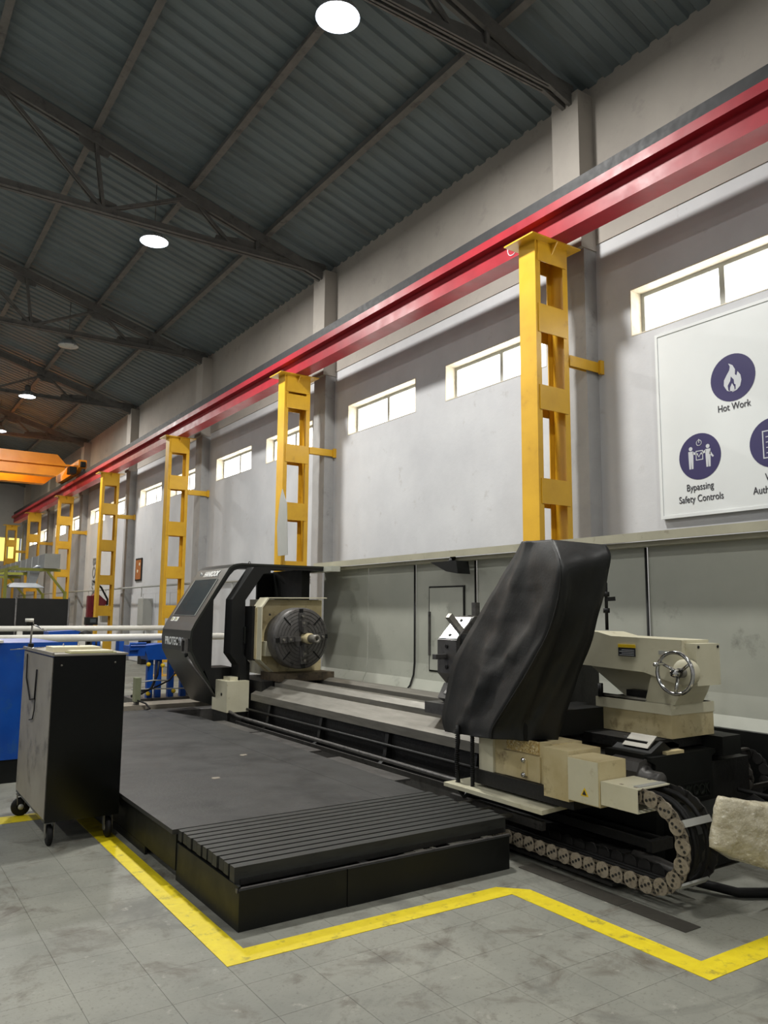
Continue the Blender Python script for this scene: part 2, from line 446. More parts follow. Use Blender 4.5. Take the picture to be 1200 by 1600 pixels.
# roof: corrugated sheet, ribs run down the slope
cm = MB()
RX = -2.5
def sheet(xa, xb, zf):
    y = Y0 - .2; P = .25
    pts = []
    while y < Y1 + .2:
        pts += [(y, 0), (y + .10, 0), (y + .125, .035), (y + .15, .035), (y + .2, .035), (y + .225, 0)]
        y += P
    A = [cm.bm.verts.new((xa, p, zf(xa) + h)) for p, h in pts]; B = [cm.bm.verts.new((xb, p, zf(xb) + h)) for p, h in pts]
    for i in range(len(A) - 1): cm.bm.faces.new((A[i], A[i + 1], B[i + 1], B[i]))
sheet(WX + .3, RX, RZ); sheet(RX, -11.4, lambda x: RZ(RX) - .3 * (RX - x))
ceiling = struct('ceiling', cm, M['roof'])
PUR = [6.2, 5.55, 4.15, 2.58, 1.1, -.4, -1.9]
names = ['lowest', 'second lowest', 'third', 'fourth', 'fifth', 'sixth', 'topmost']
for x, nm in zip([5.55, 4.15, 2.58, 1.1, -.4, -1.9], names):
    pb = MB(); z = RZ(x)
    pb.box(x - .03, x + .03, Y0, Y1, z - .16, z - .015); pb.box(x - .075, x - .03, Y0, Y1, z - .16, z - .152); pb.box(x + .03, x + .055, Y0, Y1, z - .024, z - .015)
    tag(pb.build('roof_purlin', M['steel_grey'], None), f'long grey roof purlin under the corrugated sheets, {nm} counted up from the right wall', 'roof beam', 'roof purlins')

# roof trusses
TL = ['roof truss nearest the camera, cut by the top edge of the photo', 'roof truss just before the brightest hanging lamp left of centre', 'third roof truss from the camera, above the unlit lamp',
      'fourth roof truss from the camera', 'fifth roof truss from the camera', 'sixth roof truss from the camera, above the orange crane', 'farthest roof truss, next to the end wall']
BZ = 7.62
def truss(y, label):
    t = thing('roof_truss', label, 'roof truss', (WX - .3, y, BZ), 'roof trusses')
    c = MB()
    zt = lambda x: RZ(x) - .27
    for s in (-1, 1):
        c.bar((WX + .05, y + s * .05, zt(WX)), (RX, y + s * .05, zt(RX)), .05, .17)
    c.build('top_chord', M['steel_grey'], t)
    b = MB()
    for s in (-1, 1):
        b.box(RX, WX - .1, y + s * .05 - .03, y + s * .05 + .03, BZ, BZ + .012); b.box(RX, WX - .1, y + s * .05 - .006, y + s * .05 + .006, BZ, BZ + .11)
    b.build('bottom_chord', M['steel_grey'], t)
    nodes_b = [4.9, 2.75, .2, -2.5]; nodes_t = [5.55, 4.15, 2.58, 1.1, -.4]
    web = [(5.35, 5.35), (4.9, 4.15), (2.75, 4.15), (2.75, 2.58), (2.75, 1.1), (.2, 1.1), (.2, -.4), (.2, -.9)]
    for xb, xt in web:
        m = MB()
        for s in (-1, 1): m.bar((xb, y + s * .035, BZ + .06), (xt, y + s * .035, zt(xt)), .05, .03, (0, 1, 0))
        m.build('web_member', M['steel_grey'], t)
    for x in (5.1, 2.75, .2):
        wdt = .55 if x > 5 else .22
        MB().prism([(x - wdt, BZ + .02), (x + wdt * (3.0 if x > 5 else 1), BZ + .02), (x + wdt * (3.0 if x > 5 else .9), BZ + .22), (x, BZ + .26), (x - wdt * .9, BZ + .2)], 'y', y - .008, y + .008).build('gusset_plate', M['steel_grey'], t)
    for x in (4.15, 2.58, 1.1):
        z = zt(x); MB().prism([(x - .25, z + .04), (x + .25, z - .1), (x + .2, z - .24), (x - .1, z - .2), (x - .25, z - .1)], 'y', y - .008, y + .008).build('gusset_plate', M['steel_grey'], t)
    return t
for k, lb in enumerate(TL): truss(6.02 + 6.03 * k, 'grey steel ' + lb)

# hanging high bay lamps
LL = ['lit high bay lamp nearest the camera at the top edge of the photo', 'lit high bay lamp left of centre, second from the camera', 'unlit high bay lamp, third from the camera',
      'lit high bay lamp fourth from the camera', 'lit high bay lamp farthest away above the orange crane']
LX, LZ = 3.7, 7.62
def lamp(x, y, label, lit=True, warm=False, power=None):
    t = thing('high_bay_lamp', label, 'lamp', (x, y, LZ), 'high bay lamps')
    MB().lathe((x, y, LZ), [(.23, 0), (.235, .004), (.21, .06), (.15, .14), (.09, .17), (.075, .17)], 32).build('reflector', M['reflector'], t)
    MB().lathe((x, y, LZ), [(.075, .168), (.085, .18), (.085, .30), (.06, .33), (.0, .33)], 24).build('ballast_housing', M['steel_grey'], t)
    MB().cyl((x, y, LZ + .33), (x, y, RZ(x) + .01), .008, n=6).build('hanging_rod', M['steel_grey'], t)
    MB().lathe((x, y, LZ), [(.0, -.03), (.12, -.02), (.19, -.005), (.222, .004)], 32).build('lens', M['lens'] if lit else M['lens_off'], t)
    if lit:
        L = bpy.data.lights.new('lamp_light', 'AREA'); L.shape = 'DISK'; L.size = .44; L.energy = power or LAMP_W
        L.color = (1.0, .84, .58) if warm else (1.0, .985, .94)
        lo = bpy.data.objects.new('lamp_light', L); COL.objects.link(lo); lo.parent = t; lo.location = (0, 0, -.035)
        WP[lo] = Vector((x, y, LZ))
for y, lb in zip((6.45, 12.5, 18.9, 24.2, 29.6), LL):
    lamp(LX, y, lb, lit='unlit' not in lb, warm=y > 29, power=150 if y > 29 else None)
ordn = {-5.6: 'first', .4: 'second', 6.45: 'third', 12.5: 'fourth', 18.9: 'fifth', 24.2: 'sixth', 30: 'seventh', 36: 'eighth'}
for y in (-5.6, .4): lamp(LX, y, f'lit high bay lamp outside the photo over the lathe row, {ordn[y]} from the back', power=60 if y < 0 else 150)
lamp(LX - .5, 35.6, 'warm sodium lamp far down the hall beyond the crane', warm=True, power=140)
for x, wd in ((-2.6, 110), (-8.3, 90)):
    for y in (-5.6, .4, 6.45, 12.5, 18.9, 24.2, 30, 36): lamp(x, y, f'lit high bay lamp outside the photo, {"middle" if x > -5 else "left"} row, {ordn[y]} from the back wall', power=wd)

# ================================================================== CRANE RUNWAY
bm_ = thing('crane_runway_beam', 'long red crane runway beam resting on the yellow columns', 'beam', (6.1, 15, 5.575))
MB().box(6.03, 6.28, Y0 + .5, 41, 5.578, 5.80).build('beam_body', M['red'], bm_, 0.004)
MB().box(5.93, 6.36, Y0 + .5, 41, 5.80, 5.815).box(5.93, 5.942, Y0 + .5, 41, 5.815, 5.90).build('top_flange', M['red'], bm_)
rl = MB(); rl.box(6.0, 6.3, Y0 + .5, 41, 5.815, 5.90); rl.build('rail_base', M['darksteel'], bm_)
MB().box(6.02, 6.14, Y0 + .5, 41, 5.90, 6.09).build('rail', M['rail'], bm_, 0.01)
mk = MB()
for y in (6.35, 12.3):
    mk.torus((6.028, y, 5.69), .075, .006, 'x', 20, 5)
mk.build('chalk_ring', M['whiteprint'], bm_)
ORD = ['nearest the camera, right of centre', 'second from the camera, behind the black lathe hood', 'third from the camera', 'fourth from the camera, beside the grey electrical cabinet', 'fifth from the camera, at the end of the grey duct', 'sixth from the camera', 'farthest, by the end wall']
BT = [[(5.33, 5.56), (4.52, 4.84), (3.66, 3.93), (2.64, 2.91), (1.66, 1.93), (.68, .95)],
      [(5.27, 5.56), (4.98, 5.23), (4.03, 4.34), (3.03, 3.33), (2.03, 2.33), (1.03, 1.33)],
      [(5.2, 5.56), (4.32, 4.65), (3.22, 3.55), (2.22, 2.5), (1.3, 1.6), (.3, .6)]]
for k, nm in enumerate(ORD):
    y = 5.84 + 6.03 * k
    t = thing('crane_column', f'yellow steel lattice crane column, {nm}', 'column', (6.13, y + .13, 0), 'yellow crane columns')
    for x0, sgn in ((5.88, 1), (6.38, -1)):
        c = MB(); xa, xb = sorted((x0, x0 + sgn * .012))
        c.box(xa, xb, y, y + .25, 0.012, 5.56)
        xa, xb = sorted((x0 + sgn * .012, x0 + sgn * .075))
        c.box(xa, xb, y, y + .012, 0.012, 5.56); c.box(xa, xb, y + .238, y + .25, 0.012, 5.56)
        c.build('channel', M['yellow'], t)
    for z0, z1 in BT[min(k, 2) if k < 3 else (k % 2) * 2]:
        MB().box(5.915, 6.345, y - .012, y - .001, z0, z1).build('batten_plate', M['yellow'], t)
        MB().box(5.915, 6.345, y + .251, y + .262, z0, z1).build('batten_plate', M['yellow'], t)
    MB().box(5.75, 6.5, y - .1, y + .35, 5.56, 5.576).build('cap_plate', M['yellow'], t)
    MB().prism([(y - .1, 5.56), (y - .012, 5.56), (y - .012, 5.44)], 'x', 6.12, 6.135).build('stiffener', M['yellow'], t)
    MB().box(5.7, 6.55, y - .15, y + .4, 0, .012).build('base_plate', M['yellow'], t)
    b = MB()
    b.box(6.38, WX, y - .014, y - .002, 4.22, 4.34); b.box(6.38, 6.7, y + .04, y + .05, 4.22, 4.34); b.box(6.84, WX, y - .05, y - .014, 4.2, 4.36)
    b.build('wall_bracket', M['yellow'], t)
# bent grey sheet tied to the second column
tag(MB().prism([(11.86, 2.9), (11.78, 3.35), (11.7, 3.52), (11.52, 3.25), (11.45, 2.4), (11.8, 2.4)], 'x', 5.79, 5.8).build('bent_sheet', M['elec']), 'bent grey metal sheet leaning on the second yellow column above the hood', 'metal sheet')

# overhead crane
cr = thing('overhead_crane', 'orange overhead travelling crane at the far left on the red beam', 'crane', (5.9, 28.4, 6.09))
for y, z0, z1 in ((28, 5.98, 6.72), (30.0, 5.98, 6.72)):
    MB().prism([(-8, z0), (5.35, z0), (5.62, z0 + .25), (5.62, z0 + .45), (5.35, z1), (-8, z1)], 'y', y, y + .4).build('girder', M['orange'], cr, 0.01)
MB().box(-8, 5.75, 27.9, 27.99, 6.33, 6.4).build('walkway_edge', M['orange'], cr)
MB().prism([(27.3, 6.24), (27.6, 6.13), (30.6, 6.13), (30.9, 6.24), (30.9, 6.5), (27.3, 6.5)], 'x', 5.9, 6.16).build('end_truck', M['orange'], cr, 0.01)
for y in (27.5, 30.7): MB().cyl((6.03, y, 6.22), (6.13, y, 6.22), .128, n=20).build('wheel', M['darksteel'], cr)
MB().box(5.66, 5.88, 27.5, 27.9, 6.05, 6.28).build('drive_motor', M['black'], cr, 0.02)
MB().box(5.94, 6.1, 27.16, 27.3, 6.25, 6.42).build('buffer', M['black'], cr, 0.02)
MB().box(-7.6, -7.9, 28, 30.4, 5.9, 6.1).build('end_truck', M['orange'], cr)

# ================================================================== POSTER
ps = thing('safety_poster', 'large white safety poster with dark purple round icons on the wall', 'poster', (6.84, 3.9, 2.47))
MB().box(6.85, 6.895, 2.75, 5.06, 2.46, 4.43).build('board', M['poster'], ps, 0.003)
MB().frame([(2.75, 2.46), (5.06, 2.46), (5.06, 4.43), (2.75, 4.43)], [(2.78, 2.49), (5.03, 2.49), (5.03, 4.40), (2.78, 4.40)], 'x', 6.842, 6.85).build('frame', M['poster'], ps)
XP = 6.847
def disc(cy, cz, r, m, nm, x=XP, n=40): return MB().cyl((x, cy, cz), (x + .002, cy, cz), r, n=n).build(nm, m, ps)
def flat(pts, m, nm, x): return MB().prism(pts, 'x', x, x + .001).build(nm, m, ps)
def Q(cy, cz, s, pts): return [(cy - px * s, cz + pz * s) for px, pz in pts]
disc(4.20, 3.76, .232, M['purple'], 'icon_disc')
flame = [(-.02, -.62), (-.30, -.50), (-.46, -.22), (-.44, .04), (-.30, .26), (-.14, .48), (-.10, .66), (-.18, .84), (.04, .70), (.16, .46), (.14, .22), (.22, .14), (.28, .34), (.42, .14), (.46, -.12), (.38, -.40), (.20, -.56)]
flat(Q(4.20, 3.74, .2, flame), M['whiteprint'], 'icon_flame', XP - .002)
flat(Q(4.21, 3.70, .12, [(-.02, -.68), (-.30, -.5), (-.34, -.1), (-.1, .25), (-.04, .6), (.2, .3), (.22, -.05), (.34, -.15), (.32, -.5)]), M['purple'], 'icon_flame', XP - .003)
flat(Q(4.205, 3.665, .07, [(0, -.6), (-.35, -.45), (-.3, .0), (0, .55), (.3, 0), (.34, -.45)]), M['whiteprint'], 'icon_flame', XP - .004)
disc(4.59, 3.05, .232, M['purple'], 'icon_disc')
def person(cy, cz, s, arm):
    g = MB()
    g.cyl((XP - .002, cy, cz + .46 * s), (XP - .001, cy, cz + .46 * s), .11 * s, n=16)
    g.prism(Q(cy, cz, s, [(-.15, .32), (.15, .32), (.14, -.1), (.12, -.62), (.02, -.62), (0, -.15), (-.02, -.62), (-.12, -.62), (-.14, -.1)]), 'x', XP - .002, XP - .001)
    g.prism(Q(cy, cz, s, [(.12 * arm, .3), (.42 * arm, .16), (.42 * arm, .08), (.12 * arm, .14)]), 'x', XP - .002, XP - .001)
    return g.build('icon_person', M['whiteprint'], ps)
person(4.685, 3.05, .19, 1); person(4.495, 3.05, .19, -1)
flat(Q(4.495, 3.03, .19, [(.12, .3), (.33, .0), (.26, -.05), (.08, .15)]), M['whiteprint'], 'icon_person', XP - .002)
MB().frame(Q(4.59, 3.06, .04, [(-1, -1.2), (1, -1.2), (1, 1.2), (-1, 1.2)]), Q(4.59, 3.06, .04, [(-.8, -1), (.8, -1), (.8, 1), (-.8, 1)]), 'x', XP - .002, XP - .001).build('icon_clipboard', M['whiteprint'], ps)
flat(Q(4.59, 3.06, .03, [(-.7, .1), (-.15, -.7), (.8, .8), (.6, .9), (-.15, -.3), (-.5, .2)]), M['whiteprint'], 'icon_tick', XP - .003)
MB().torus((XP - .001, 4.59, 3.185), .028, .004, 'x', 20, 5).box(XP - .003, XP - .001, 4.586, 4.594, 3.185, 3.225).build('icon_power', M['whiteprint'], ps)
disc(3.83, 3.06, .232, M['purple'], 'icon_disc')
MB().frame(Q(3.83, 3.05, .13, [(-.8, -1), (.8, -1), (.8, 1), (-.8, 1)]), Q(3.83, 3.05, .13, [(-.72, -.92), (.72, -.92), (.72, .92), (-.72, .92)]), 'x', XP - .002, XP - .001).build('icon_clipboard', M['whiteprint'], ps)
for i in range(4): flat(Q(3.83, 3.12 - .05 * i, .13, [(-.55, -.03), (.5, -.03), (.5, .03), (-.55, .03)]), M['whiteprint'], 'icon_line', XP - .002)
def ptext(s, y, z, size=.098): return text('lettering', s, size, (XP - .001, y, z), (0, -1, 0), (0, 0, 1), M['ink'], ps, xs=.80)
ptext('Hot Work', 4.20, 3.475); ptext('Bypassing', 4.60, 2.745); ptext('Safety Controls', 4.595, 2.63)
ptext('Work', 3.83, 2.745); ptext('Authorization', 3.83, 2.63)

# ================================================================== PLATFORM
pf = thing('machine_platform', 'low black working platform with rubber deck and slatted front beside the lathe', 'platform', (2.4, 6.5, 0))
MB().box(1.58, 3.02, 4.47, 9.8, .245, .27).build('deck_sheet', M['mat'], pf, 0.004)
MB().prism([(3.025, 4.47), (3.36, 4.47), (3.42, 6.4), (3.42, 8.9), (3.2, 9.8), (3.025, 9.8)], 'z', .245, .269).build('deck_sheet', M['mat'], pf)
for y0, y1, x1 in ((4.95, 6.0, 3.58), (6.35, 7.6, 3.6), (7.65, 8.6, 3.6)):
    MB().box(3.43, x1, y0, y1, .235, .25).build('edge_plate', M['darksteel'], pf)
MB().box(1.60, 1.615, 4.46, 9.75, .05, .245).build('side_skirt', M['black'], pf)
for y in (5.0, 6.5): MB().box(1.598, 1.61, y, y + .7, .0, .05).build('skirt_foot', M['black'], pf)
MB().box(1.615, 3.0, 9.74, 9.76, .0, .245).build('side_skirt', M['black'], pf)
MB().prism([(1.606, 3.605), (1.606, 4.46), (1.622, 4.46), (1.622, 3.615)], 'z', .0, .2).build('side_skirt', M['black'], pf)
MB().box(1.606, 2.2, 3.595, 3.607, .0, .185).build('front_skirt', M['black'], pf, .001)
MB().box(2.204, 3.32, 3.592, 3.604, .0, .185).build('front_skirt', M['black'], pf, .001)
MB().box(1.6, 3.34, 3.607, 3.625, .172, .19).build('front_lip', M['darksteel'], pf)
NS = 11; pit = .8 / NS
for i in range(NS):
    y = 3.665 + i * pit
    dx = random.uniform(-.006, .006)
    MB().box(1.612 + dx, 3.36 + dx + .02 * (i % 3), y, y + pit - .017, .215 if i else .185, .272).build('slat', M['slat'], pf, .0025)
MB().box(1.64, 3.34, 3.66, 4.46, .19, .214).build('slat_bearer', M['grime'], pf)
for y in (3.86, 4.06, 4.26): MB().box(3.35, 3.6, y, y + .03, .2, .22).build('rung', M['steel'], pf)
MB().box(3.6, 3.63, 3.6, 4.5, .17, .225).build('bearer_rail', M['darksteel'], pf)
fr = MB()
for x in (2.3, 2.9): MB().box(x, x + .05, 3.63, 4.46, .0, .19).build('under_frame', M['grime'], pf)
jk = MB(); rnd = random.Random(3)
for i in range(14):
    x = rnd.uniform(2.55, 3.3); jk.box(x, x + rnd.uniform(.02, .09), 3.628, 3.655, .172, .172 + rnd.uniform(.006, .02))
o = jk.build('swarf_scraps', M['steel'], pf); o['kind'] = 'stuff'
for i, (x, y) in enumerate(((2.28, 5.6), (2.83, 6.35))):
    tag(MB().prism([(x, y), (x + .05, y + .01), (x + .06, y + .06), (x + .01, y + .07), (x - .01, y + .03)], 'z', .271, .272).build('paper_scrap', M['wood']),
        ['torn paper scrap on the deck, nearer the black cabinet', 'smaller paper scrap on the deck, nearer the lathe bed'][i], 'paper scrap', 'paper scraps on the deck')

# floor marking
fm = thing('floor_marking', 'worn yellow paint line around the lathe and its platform', 'floor marking', (2.3, 3.3, 0))
for p in ([(1.425, 3.29), (1.555, 3.42), (1.555, 6.45), (1.435, 6.45)], [(1.425, 3.29), (3.17, 3.27), (3.04, 3.40), (1.555, 3.42)],
          [(3.04, 2.095), (3.17, 2.225), (3.17, 3.27), (3.04, 3.27)], [(3.04, 2.095), (5.2, 2.07), (5.2, 2.20), (3.17, 2.225)],
          [(.2, 6.22), (1.5, 6.22), (1.5, 6.42), (.2, 6.42)]):
    MB().prism(p, 'z', .0003, .0022).build('painted_line', M['ypaint'], fm)

# ================================================================== TOOL CABINET ON CASTERS
tc = thing('tool_cabinet', 'tall black sheet metal tool cabinet on four casters', 'cabinet', (1.34, 5.95, 0))
X0, X1, YA, YB, ZA, ZB = 1.095, 1.555, 5.45, 6.5, .155, 1.195
MB().box(X0, X1, YA, YB, ZA, ZB).build('body', M['blackgloss'], tc, .004)
MB().box(X0 - .004, X0, YA + .015, YB - .01, ZA + .02, ZB - .01).build('side_panel', M['greyside'], tc)
MB().box(X0 - .012, X1 + .012, YA - .008, YB + .01, ZB, ZB + .012).box(X0 - .012, X0, YA - .008, YB + .01, ZB + .012, ZB + .022).build('top_tray', M['greyside'], tc)
MB().box(X1, X1 + .008, YA + .05, YB - .05, ZA + .1, ZB - .1).build('drawer_front', M['blackgloss'], tc)
for x, z in ((X0 + .05, ZB - .06), (X1 - .07, ZB - .05)): MB().lathe((x, YA - .001, z), [(0, -.004), (.006, -.003), (.007, 0)], 10, 'y').build('screw', M['steel'], tc)
for x, y in ((X0 + .045, YA + .07), (X1 - .05, YA + .07), (X0 + .02, YB - .1), (X1 - .05, YB - .1)):
    c = MB(); c.box(x - .03, x + .03, y - .035, y + .035, .147, .155); c.box(x - .028, x - .023, y - .02, y + .02, .05, .147); c.box(x + .023, x + .028, y - .02, y + .02, .05, .147)
    k = c.build('caster', M['steel'], tc)
    side = x < X0 + .03
    MB().lathe((x, y - .02, .066) if side else (x - .02, y, .066), [(0, 0), (.03, 0), (.055, .004), (.065, .01), (.065, .03), (.055, .036), (.03, .04), (0, .04)], 22, 'y' if side else 'x').build('wheel', M['rubber'], k)
    MB().lathe((x, y - .022, .066) if side else (x - .022, y, .066), [(0, 0), (.02, 0), (.022, .044), (0, .044)], 12, 'y' if side else 'x').build('wheel_hub', M['elec'], k)
# papers on top
for i, (x, y, wx, wy, a, lb) in enumerate(((1.12, 5.66, .34, .26, .05, 'open cream lever arch binder lying on the black tool cabinet'), (1.2, 5.48, .3, .16, -.08, 'thin cream folder on the front edge of the tool cabinet top'))):
    b = thing('binder', lb, 'binder', (x, y, ZB + .013))
    z = ZB + .013 + (0 if i else 0)
    MB().box(x, x + wx, y, y + wy, z, z + .004).build('cover', M['green'] if i else M['paper'], b)
    MB().box(x + .01, x + wx - .02, y + .01, y + wy - .01, z + .004, z + .034 if not i else z + .016).build('pages', M['paper'], b)
    if not i:
        for q in (.1, .2): MB().torus((x + q, y + .13, z + .036), .018, .0018, 'x', 16, 5).build('ring', M['chrome'], b)
sd = thing('gauge_stand', 'magnetic stand with round white dial standing at the tool cabinet corner', 'gauge', (1.12, 6.36, ZB + .02))
MB().tube([(1.11, 6.38, ZB + .012), (1.115, 6.4, 1.3), (1.125, 6.42, 1.40)], .007, 8).build('rod', M['steel'], sd)
MB().box(1.095, 1.13, 6.36, 6.40, ZB + .012, ZB + .045).build('magnet_base', M['black'], sd, .003)
MB().cyl((1.10, 6.42, 1.40), (1.10, 6.42, 1.425), .03, n=20).build('dial', M['white'], sd)
MB().cyl((1.10, 6.42, 1.375), (1.10, 6.42, 1.40), .024, n=16).build('dial_body', M['black'], sd)
MB().cyl((1.11, 6.41, 1.39), (1.21, 6.35, 1.335), .006, n=8).build('arm', M['chrome'], sd)
MB().cyl((.97, 6.36, ZB + .005), (1.2, 6.34, ZB + .018), .004, n=6).build('probe', M['chrome'], sd)
tag(MB().tube([(1.08, 6.3, 1.17), (1.08, 6.28, 1.0), (1.08, 6.1, .86), (1.083, 5.95, .88), (1.083, 5.93, 1.08)], .006, 6).build('cable', M['rubber']), 'black cable hanging down the grey side of the tool cabinet', 'cable')
tag(MB().tube([(1.085, 5.95, .88), (1.083, 5.94, .8), (1.083, 5.98, .74), (1.083, 6.1, .72)], .004, 6).build('cable', M['rubber']), 'short loose cable end curling low on the cabinet side', 'cable')

# ================================================================== LATHE
AX, AZ = 4.43, 1.175
la = thing('lathe', 'long heavy cream and black turning lathe with four jaw chuck', 'lathe', (4.4, 6.2, 0))
# bed
MB().box(4.06, 5.02, 8.62, 9.6, .5, .664).build('headstock_plinth', M['grime'], la)
bed = MB()
bed.prism([(4.06, .02), (5.05, .02), (5.05, .56), (4.4, .56), (4.22, .57), (4.06, .5)], 'y', 3.12, 9.3).build('bed', M['grime'], la)
MB().prism([(4.0, .437), (4.06, .437), (4.2, .59), (4.18, .607), (4.0, .513)], 'y', 4.3, 8.78).build('front_way_cover', M['steel'], la, .003)
MB().prism([(4.0, .437), (4.06, .437), (4.2, .59), (4.18, .607), (4.0, .513)], 'y', 3.2, 4.29).build('front_way_cover', M['steel'], la, .003)
MB().prism([(4.22, .57), (4.42, .57), (4.42, .675), (4.36, .695), (4.28, .695), (4.22, .65)], 'y', 3.2, 8.6).build('front_way', M['steel'], la)
MB().prism([(4.80, .57), (5.02, .57), (5.02, .675), (4.96, .69), (4.88, .69), (4.80, .66)], 'y', 3.2, 8.7).build('rear_way', M['steel'], la)
for y in (4.7, 5.9, 7.1, 8.3): MB().prism([(3.9, .02), (4.07, .02), (4.07, .42), (4.03, .42), (3.99, .2), (3.9, .14)], 'y', y, y + .05).build('bed_rib', M['grime'], la)
MB().box(3.86, 4.06, 3.2, 9.0, .02, .1).build('chip_tray', M['grime'], la)
MB().box(3.84, 3.86, 4.65, 9.0, .02, .2).build('tray_lip', M['darksteel'], la)
MB().tube([(3.76, 9.0, .33), (3.76, 8.6, .285), (3.76, 4.7, .27), (3.74, 4.35, .29)], .017, 8).build('conduit', M['darksteel'], la)
MB().tube([(3.98, 9.0, .33), (3.98, 4.4, .33)], .014, 8).build('feed_rod', M['grime'], la)
MB().box(3.92, 3.94, 4.4, 9.0, .20, .235).build('rack', M['grime'], la)
# base end block with the raised maker's name
eb = MB().prism([(4.02, .02), (4.60, .02), (4.60, .6), (4.64, .62), (4.64, .645), (4.0, .645), (4.0, .62), (4.04, .6)], 'y', 3.09, 3.3).build('end_block', M['black'], la, .004)
MB().prism([(3.09, .34), (2.92, .22), (2.92, .02), (3.09, .02)], 'x', 4.1, 4.62).build('foot', M['black'], la, .006)
MB().frame([(4.17, .36), (4.56, .36), (4.56, .465), (4.17, .465)], [(4.18, .37), (4.55, .37), (4.55, .455), (4.18, .455)], 'y', 3.082, 3.092).build('name_frame', M['black'], la)
text('name_lettering', 'HANKOOK', .095, (4.365, 3.088, .413), (1, 0, 0), (0, 0, 1), M['hood'], la, xs=.78, depth=.006)
# headstock
hs = MB().box(4.32, 4.98, 8.84, 9.6, .7, 1.64).build('headstock', M['cream'], la, .01)
MB().prism([(4.03, .92), (4.2, .76), (4.88, .72), (4.92, .78), (4.92, 1.63), (4.13, 1.63), (4.03, 1.53)], 'y', 8.74, 8.84).build('headstock_face', M['oily'], la, .008)
cv = MB(); path = [(4.2, .78), (4.035, .915), (4.035, 1.54), (4.12, 1.655), (4.92, 1.665)]
for (xa, za), (xb, zb) in zip(path, path[1:]):
    cv.bar((xa, 8.75, za), (xb, 8.75, zb), .14, .014, (0, 1, 0)) if False else cv.prism([(xa, za), (xb, zb), (xb + .012, zb - .012), (xa + .012, za - .012)], 'y', 8.62, 8.86)
cv.build('cover_rim', M['cream'], la)
MB().box(4.09, 4.27, 8.6, 8.745, .96, 1.13).build('terminal_box', M['cream'], la, .006)
MB().box(4.2, 4.95, 8.45, 8.95, .665, .76).build('headstock_foot', M['rust'], la, .01)
for x, z in ((4.2, 1.45), (4.32, 1.45), (4.85, 1.45), (4.12, .98)): MB().lathe((x, 8.735, z), [(0, -.008), (.012, -.006), (.014, 0)], 10, 'y').build('bolt', M['darksteel'], la)
MB().box(3.72, 4.0, 8.84, 9.3, .3, .66).build('base_box', M['cream'], la, .008)
MB().box(3.74, 4.02, 8.86, 9.32, .02, .3).build('base_foot', M['grime'], la)
MB().lathe((3.715, 9.0, .5), [(0, -.004), (.018, -.002), (.02, 0)], 12, 'x').build('plug', M['black'], la)
MB().box(3.80, 3.92, 8.95, 9.15, .66, .70).build('base_cap', M['cream'], la, .006)
# spindle, chuck and jaws
ck = MB().lathe((AX, 8.33, AZ), [(0, 0), (.345, 0), (.358, .012), (.36, .04), (.36, .2), (.345, .22), (.30, .24), (.30, .42), (0, .42)], 56, 'y').build('chuck', M['darksteel'], la)
for k in range(4):
    a = PI / 4 + k * PI / 2
    d = Vector((math.cos(a), 0, math.sin(a)))
    c0 = Vector((AX, 8.327, AZ))
    MB().bar(c0 + d * .22, c0 + d * .345, .014, .008, (0, 1, 0)).build('t_slot', M['rubber'], ck)
for k in range(4):
    a = k * PI / 2 + .06
    d = Vector((math.cos(a), 0, math.sin(a))); c0 = Vector((AX, 8.33, AZ))
    j = MB(); j.bar(c0 + d * .30, c0 + d * .10 + Vector((0, 0, 0)), .075, .05, (0, 1, 0))
    j.bar(c0 + d * .21 + Vector((0, -.04, 0)), c0 + d * .08 + Vector((0, -.04, 0)), .06, .05, (0, 1, 0))
    j.bar(c0 + d * .14 + Vector((0, -.08, 0)), c0 + d * .065 + Vector((0, -.08, 0)), .05, .04, (0, 1, 0))
    jj = j.build('jaw', M['darksteel'], ck, .004)
    for r in (.26, .18):
        MB().cyl(c0 + d * r + Vector((0, -.07 if r < .2 else -.03, 0)), c0 + d * r + Vector((0, -.06, 0)), .014, n=10).build('jaw_screw', M['steel'], ck)
    e = MB(); e.bar(c0 + d * .345 + Vector((0, -.004, 0)), c0 + d * .30 + Vector((0, -.004, 0)), .05, .01, (0, 1, 0)); e.build('jaw_slot', M['rubber'], ck)
for r in (.12, .16, .20, .24, .28, .32): MB().torus((AX, 8.329, AZ), r, .0018, 'y', 48, 4).build('face_groove', M['rubber'], ck)
MB().lathe((AX + .03, 8.33, AZ), [(.05, 0), (.062, -.02), (.062, -.15), (.05, -.17)], 24, 'y').build('work_collet', M['oily'], ck)
MB().lathe((AX + .03, 8.16, AZ), [(.0, 0), (.048, 0), (.05, -.14), (.045, -.15), (.022, -.15), (.02, -.1), (0, -.1)], 24, 'y').build('work_sleeve', M['steel'], ck)

# sliding front hood
def hood_outline(off=0):
    return [(5.25, 2.09), (4.02, 2.09), (3.96, 2.082), (3.90, 2.065), (3.845, 2.023), (3.43, 1.345), (3.385, 1.25), (3.375, 1.15), (3.385, 1.0), (3.45, .87), (3.80, .32)]
HO = hood_outline()
HI = [(5.25, 2.065), (4.03, 2.065), (3.97, 2.057), (3.915, 2.042), (3.866, 2.005), (3.455, 1.335), (3.41, 1.245), (3.40, 1.15), (3.41, 1.01), (3.475, .885), (3.82, .345)]
hd = MB().prism(HO + HI[::-1], 'y', 9.2, 10.25)
hood = hd.build('sliding_hood', M['hood'], la)
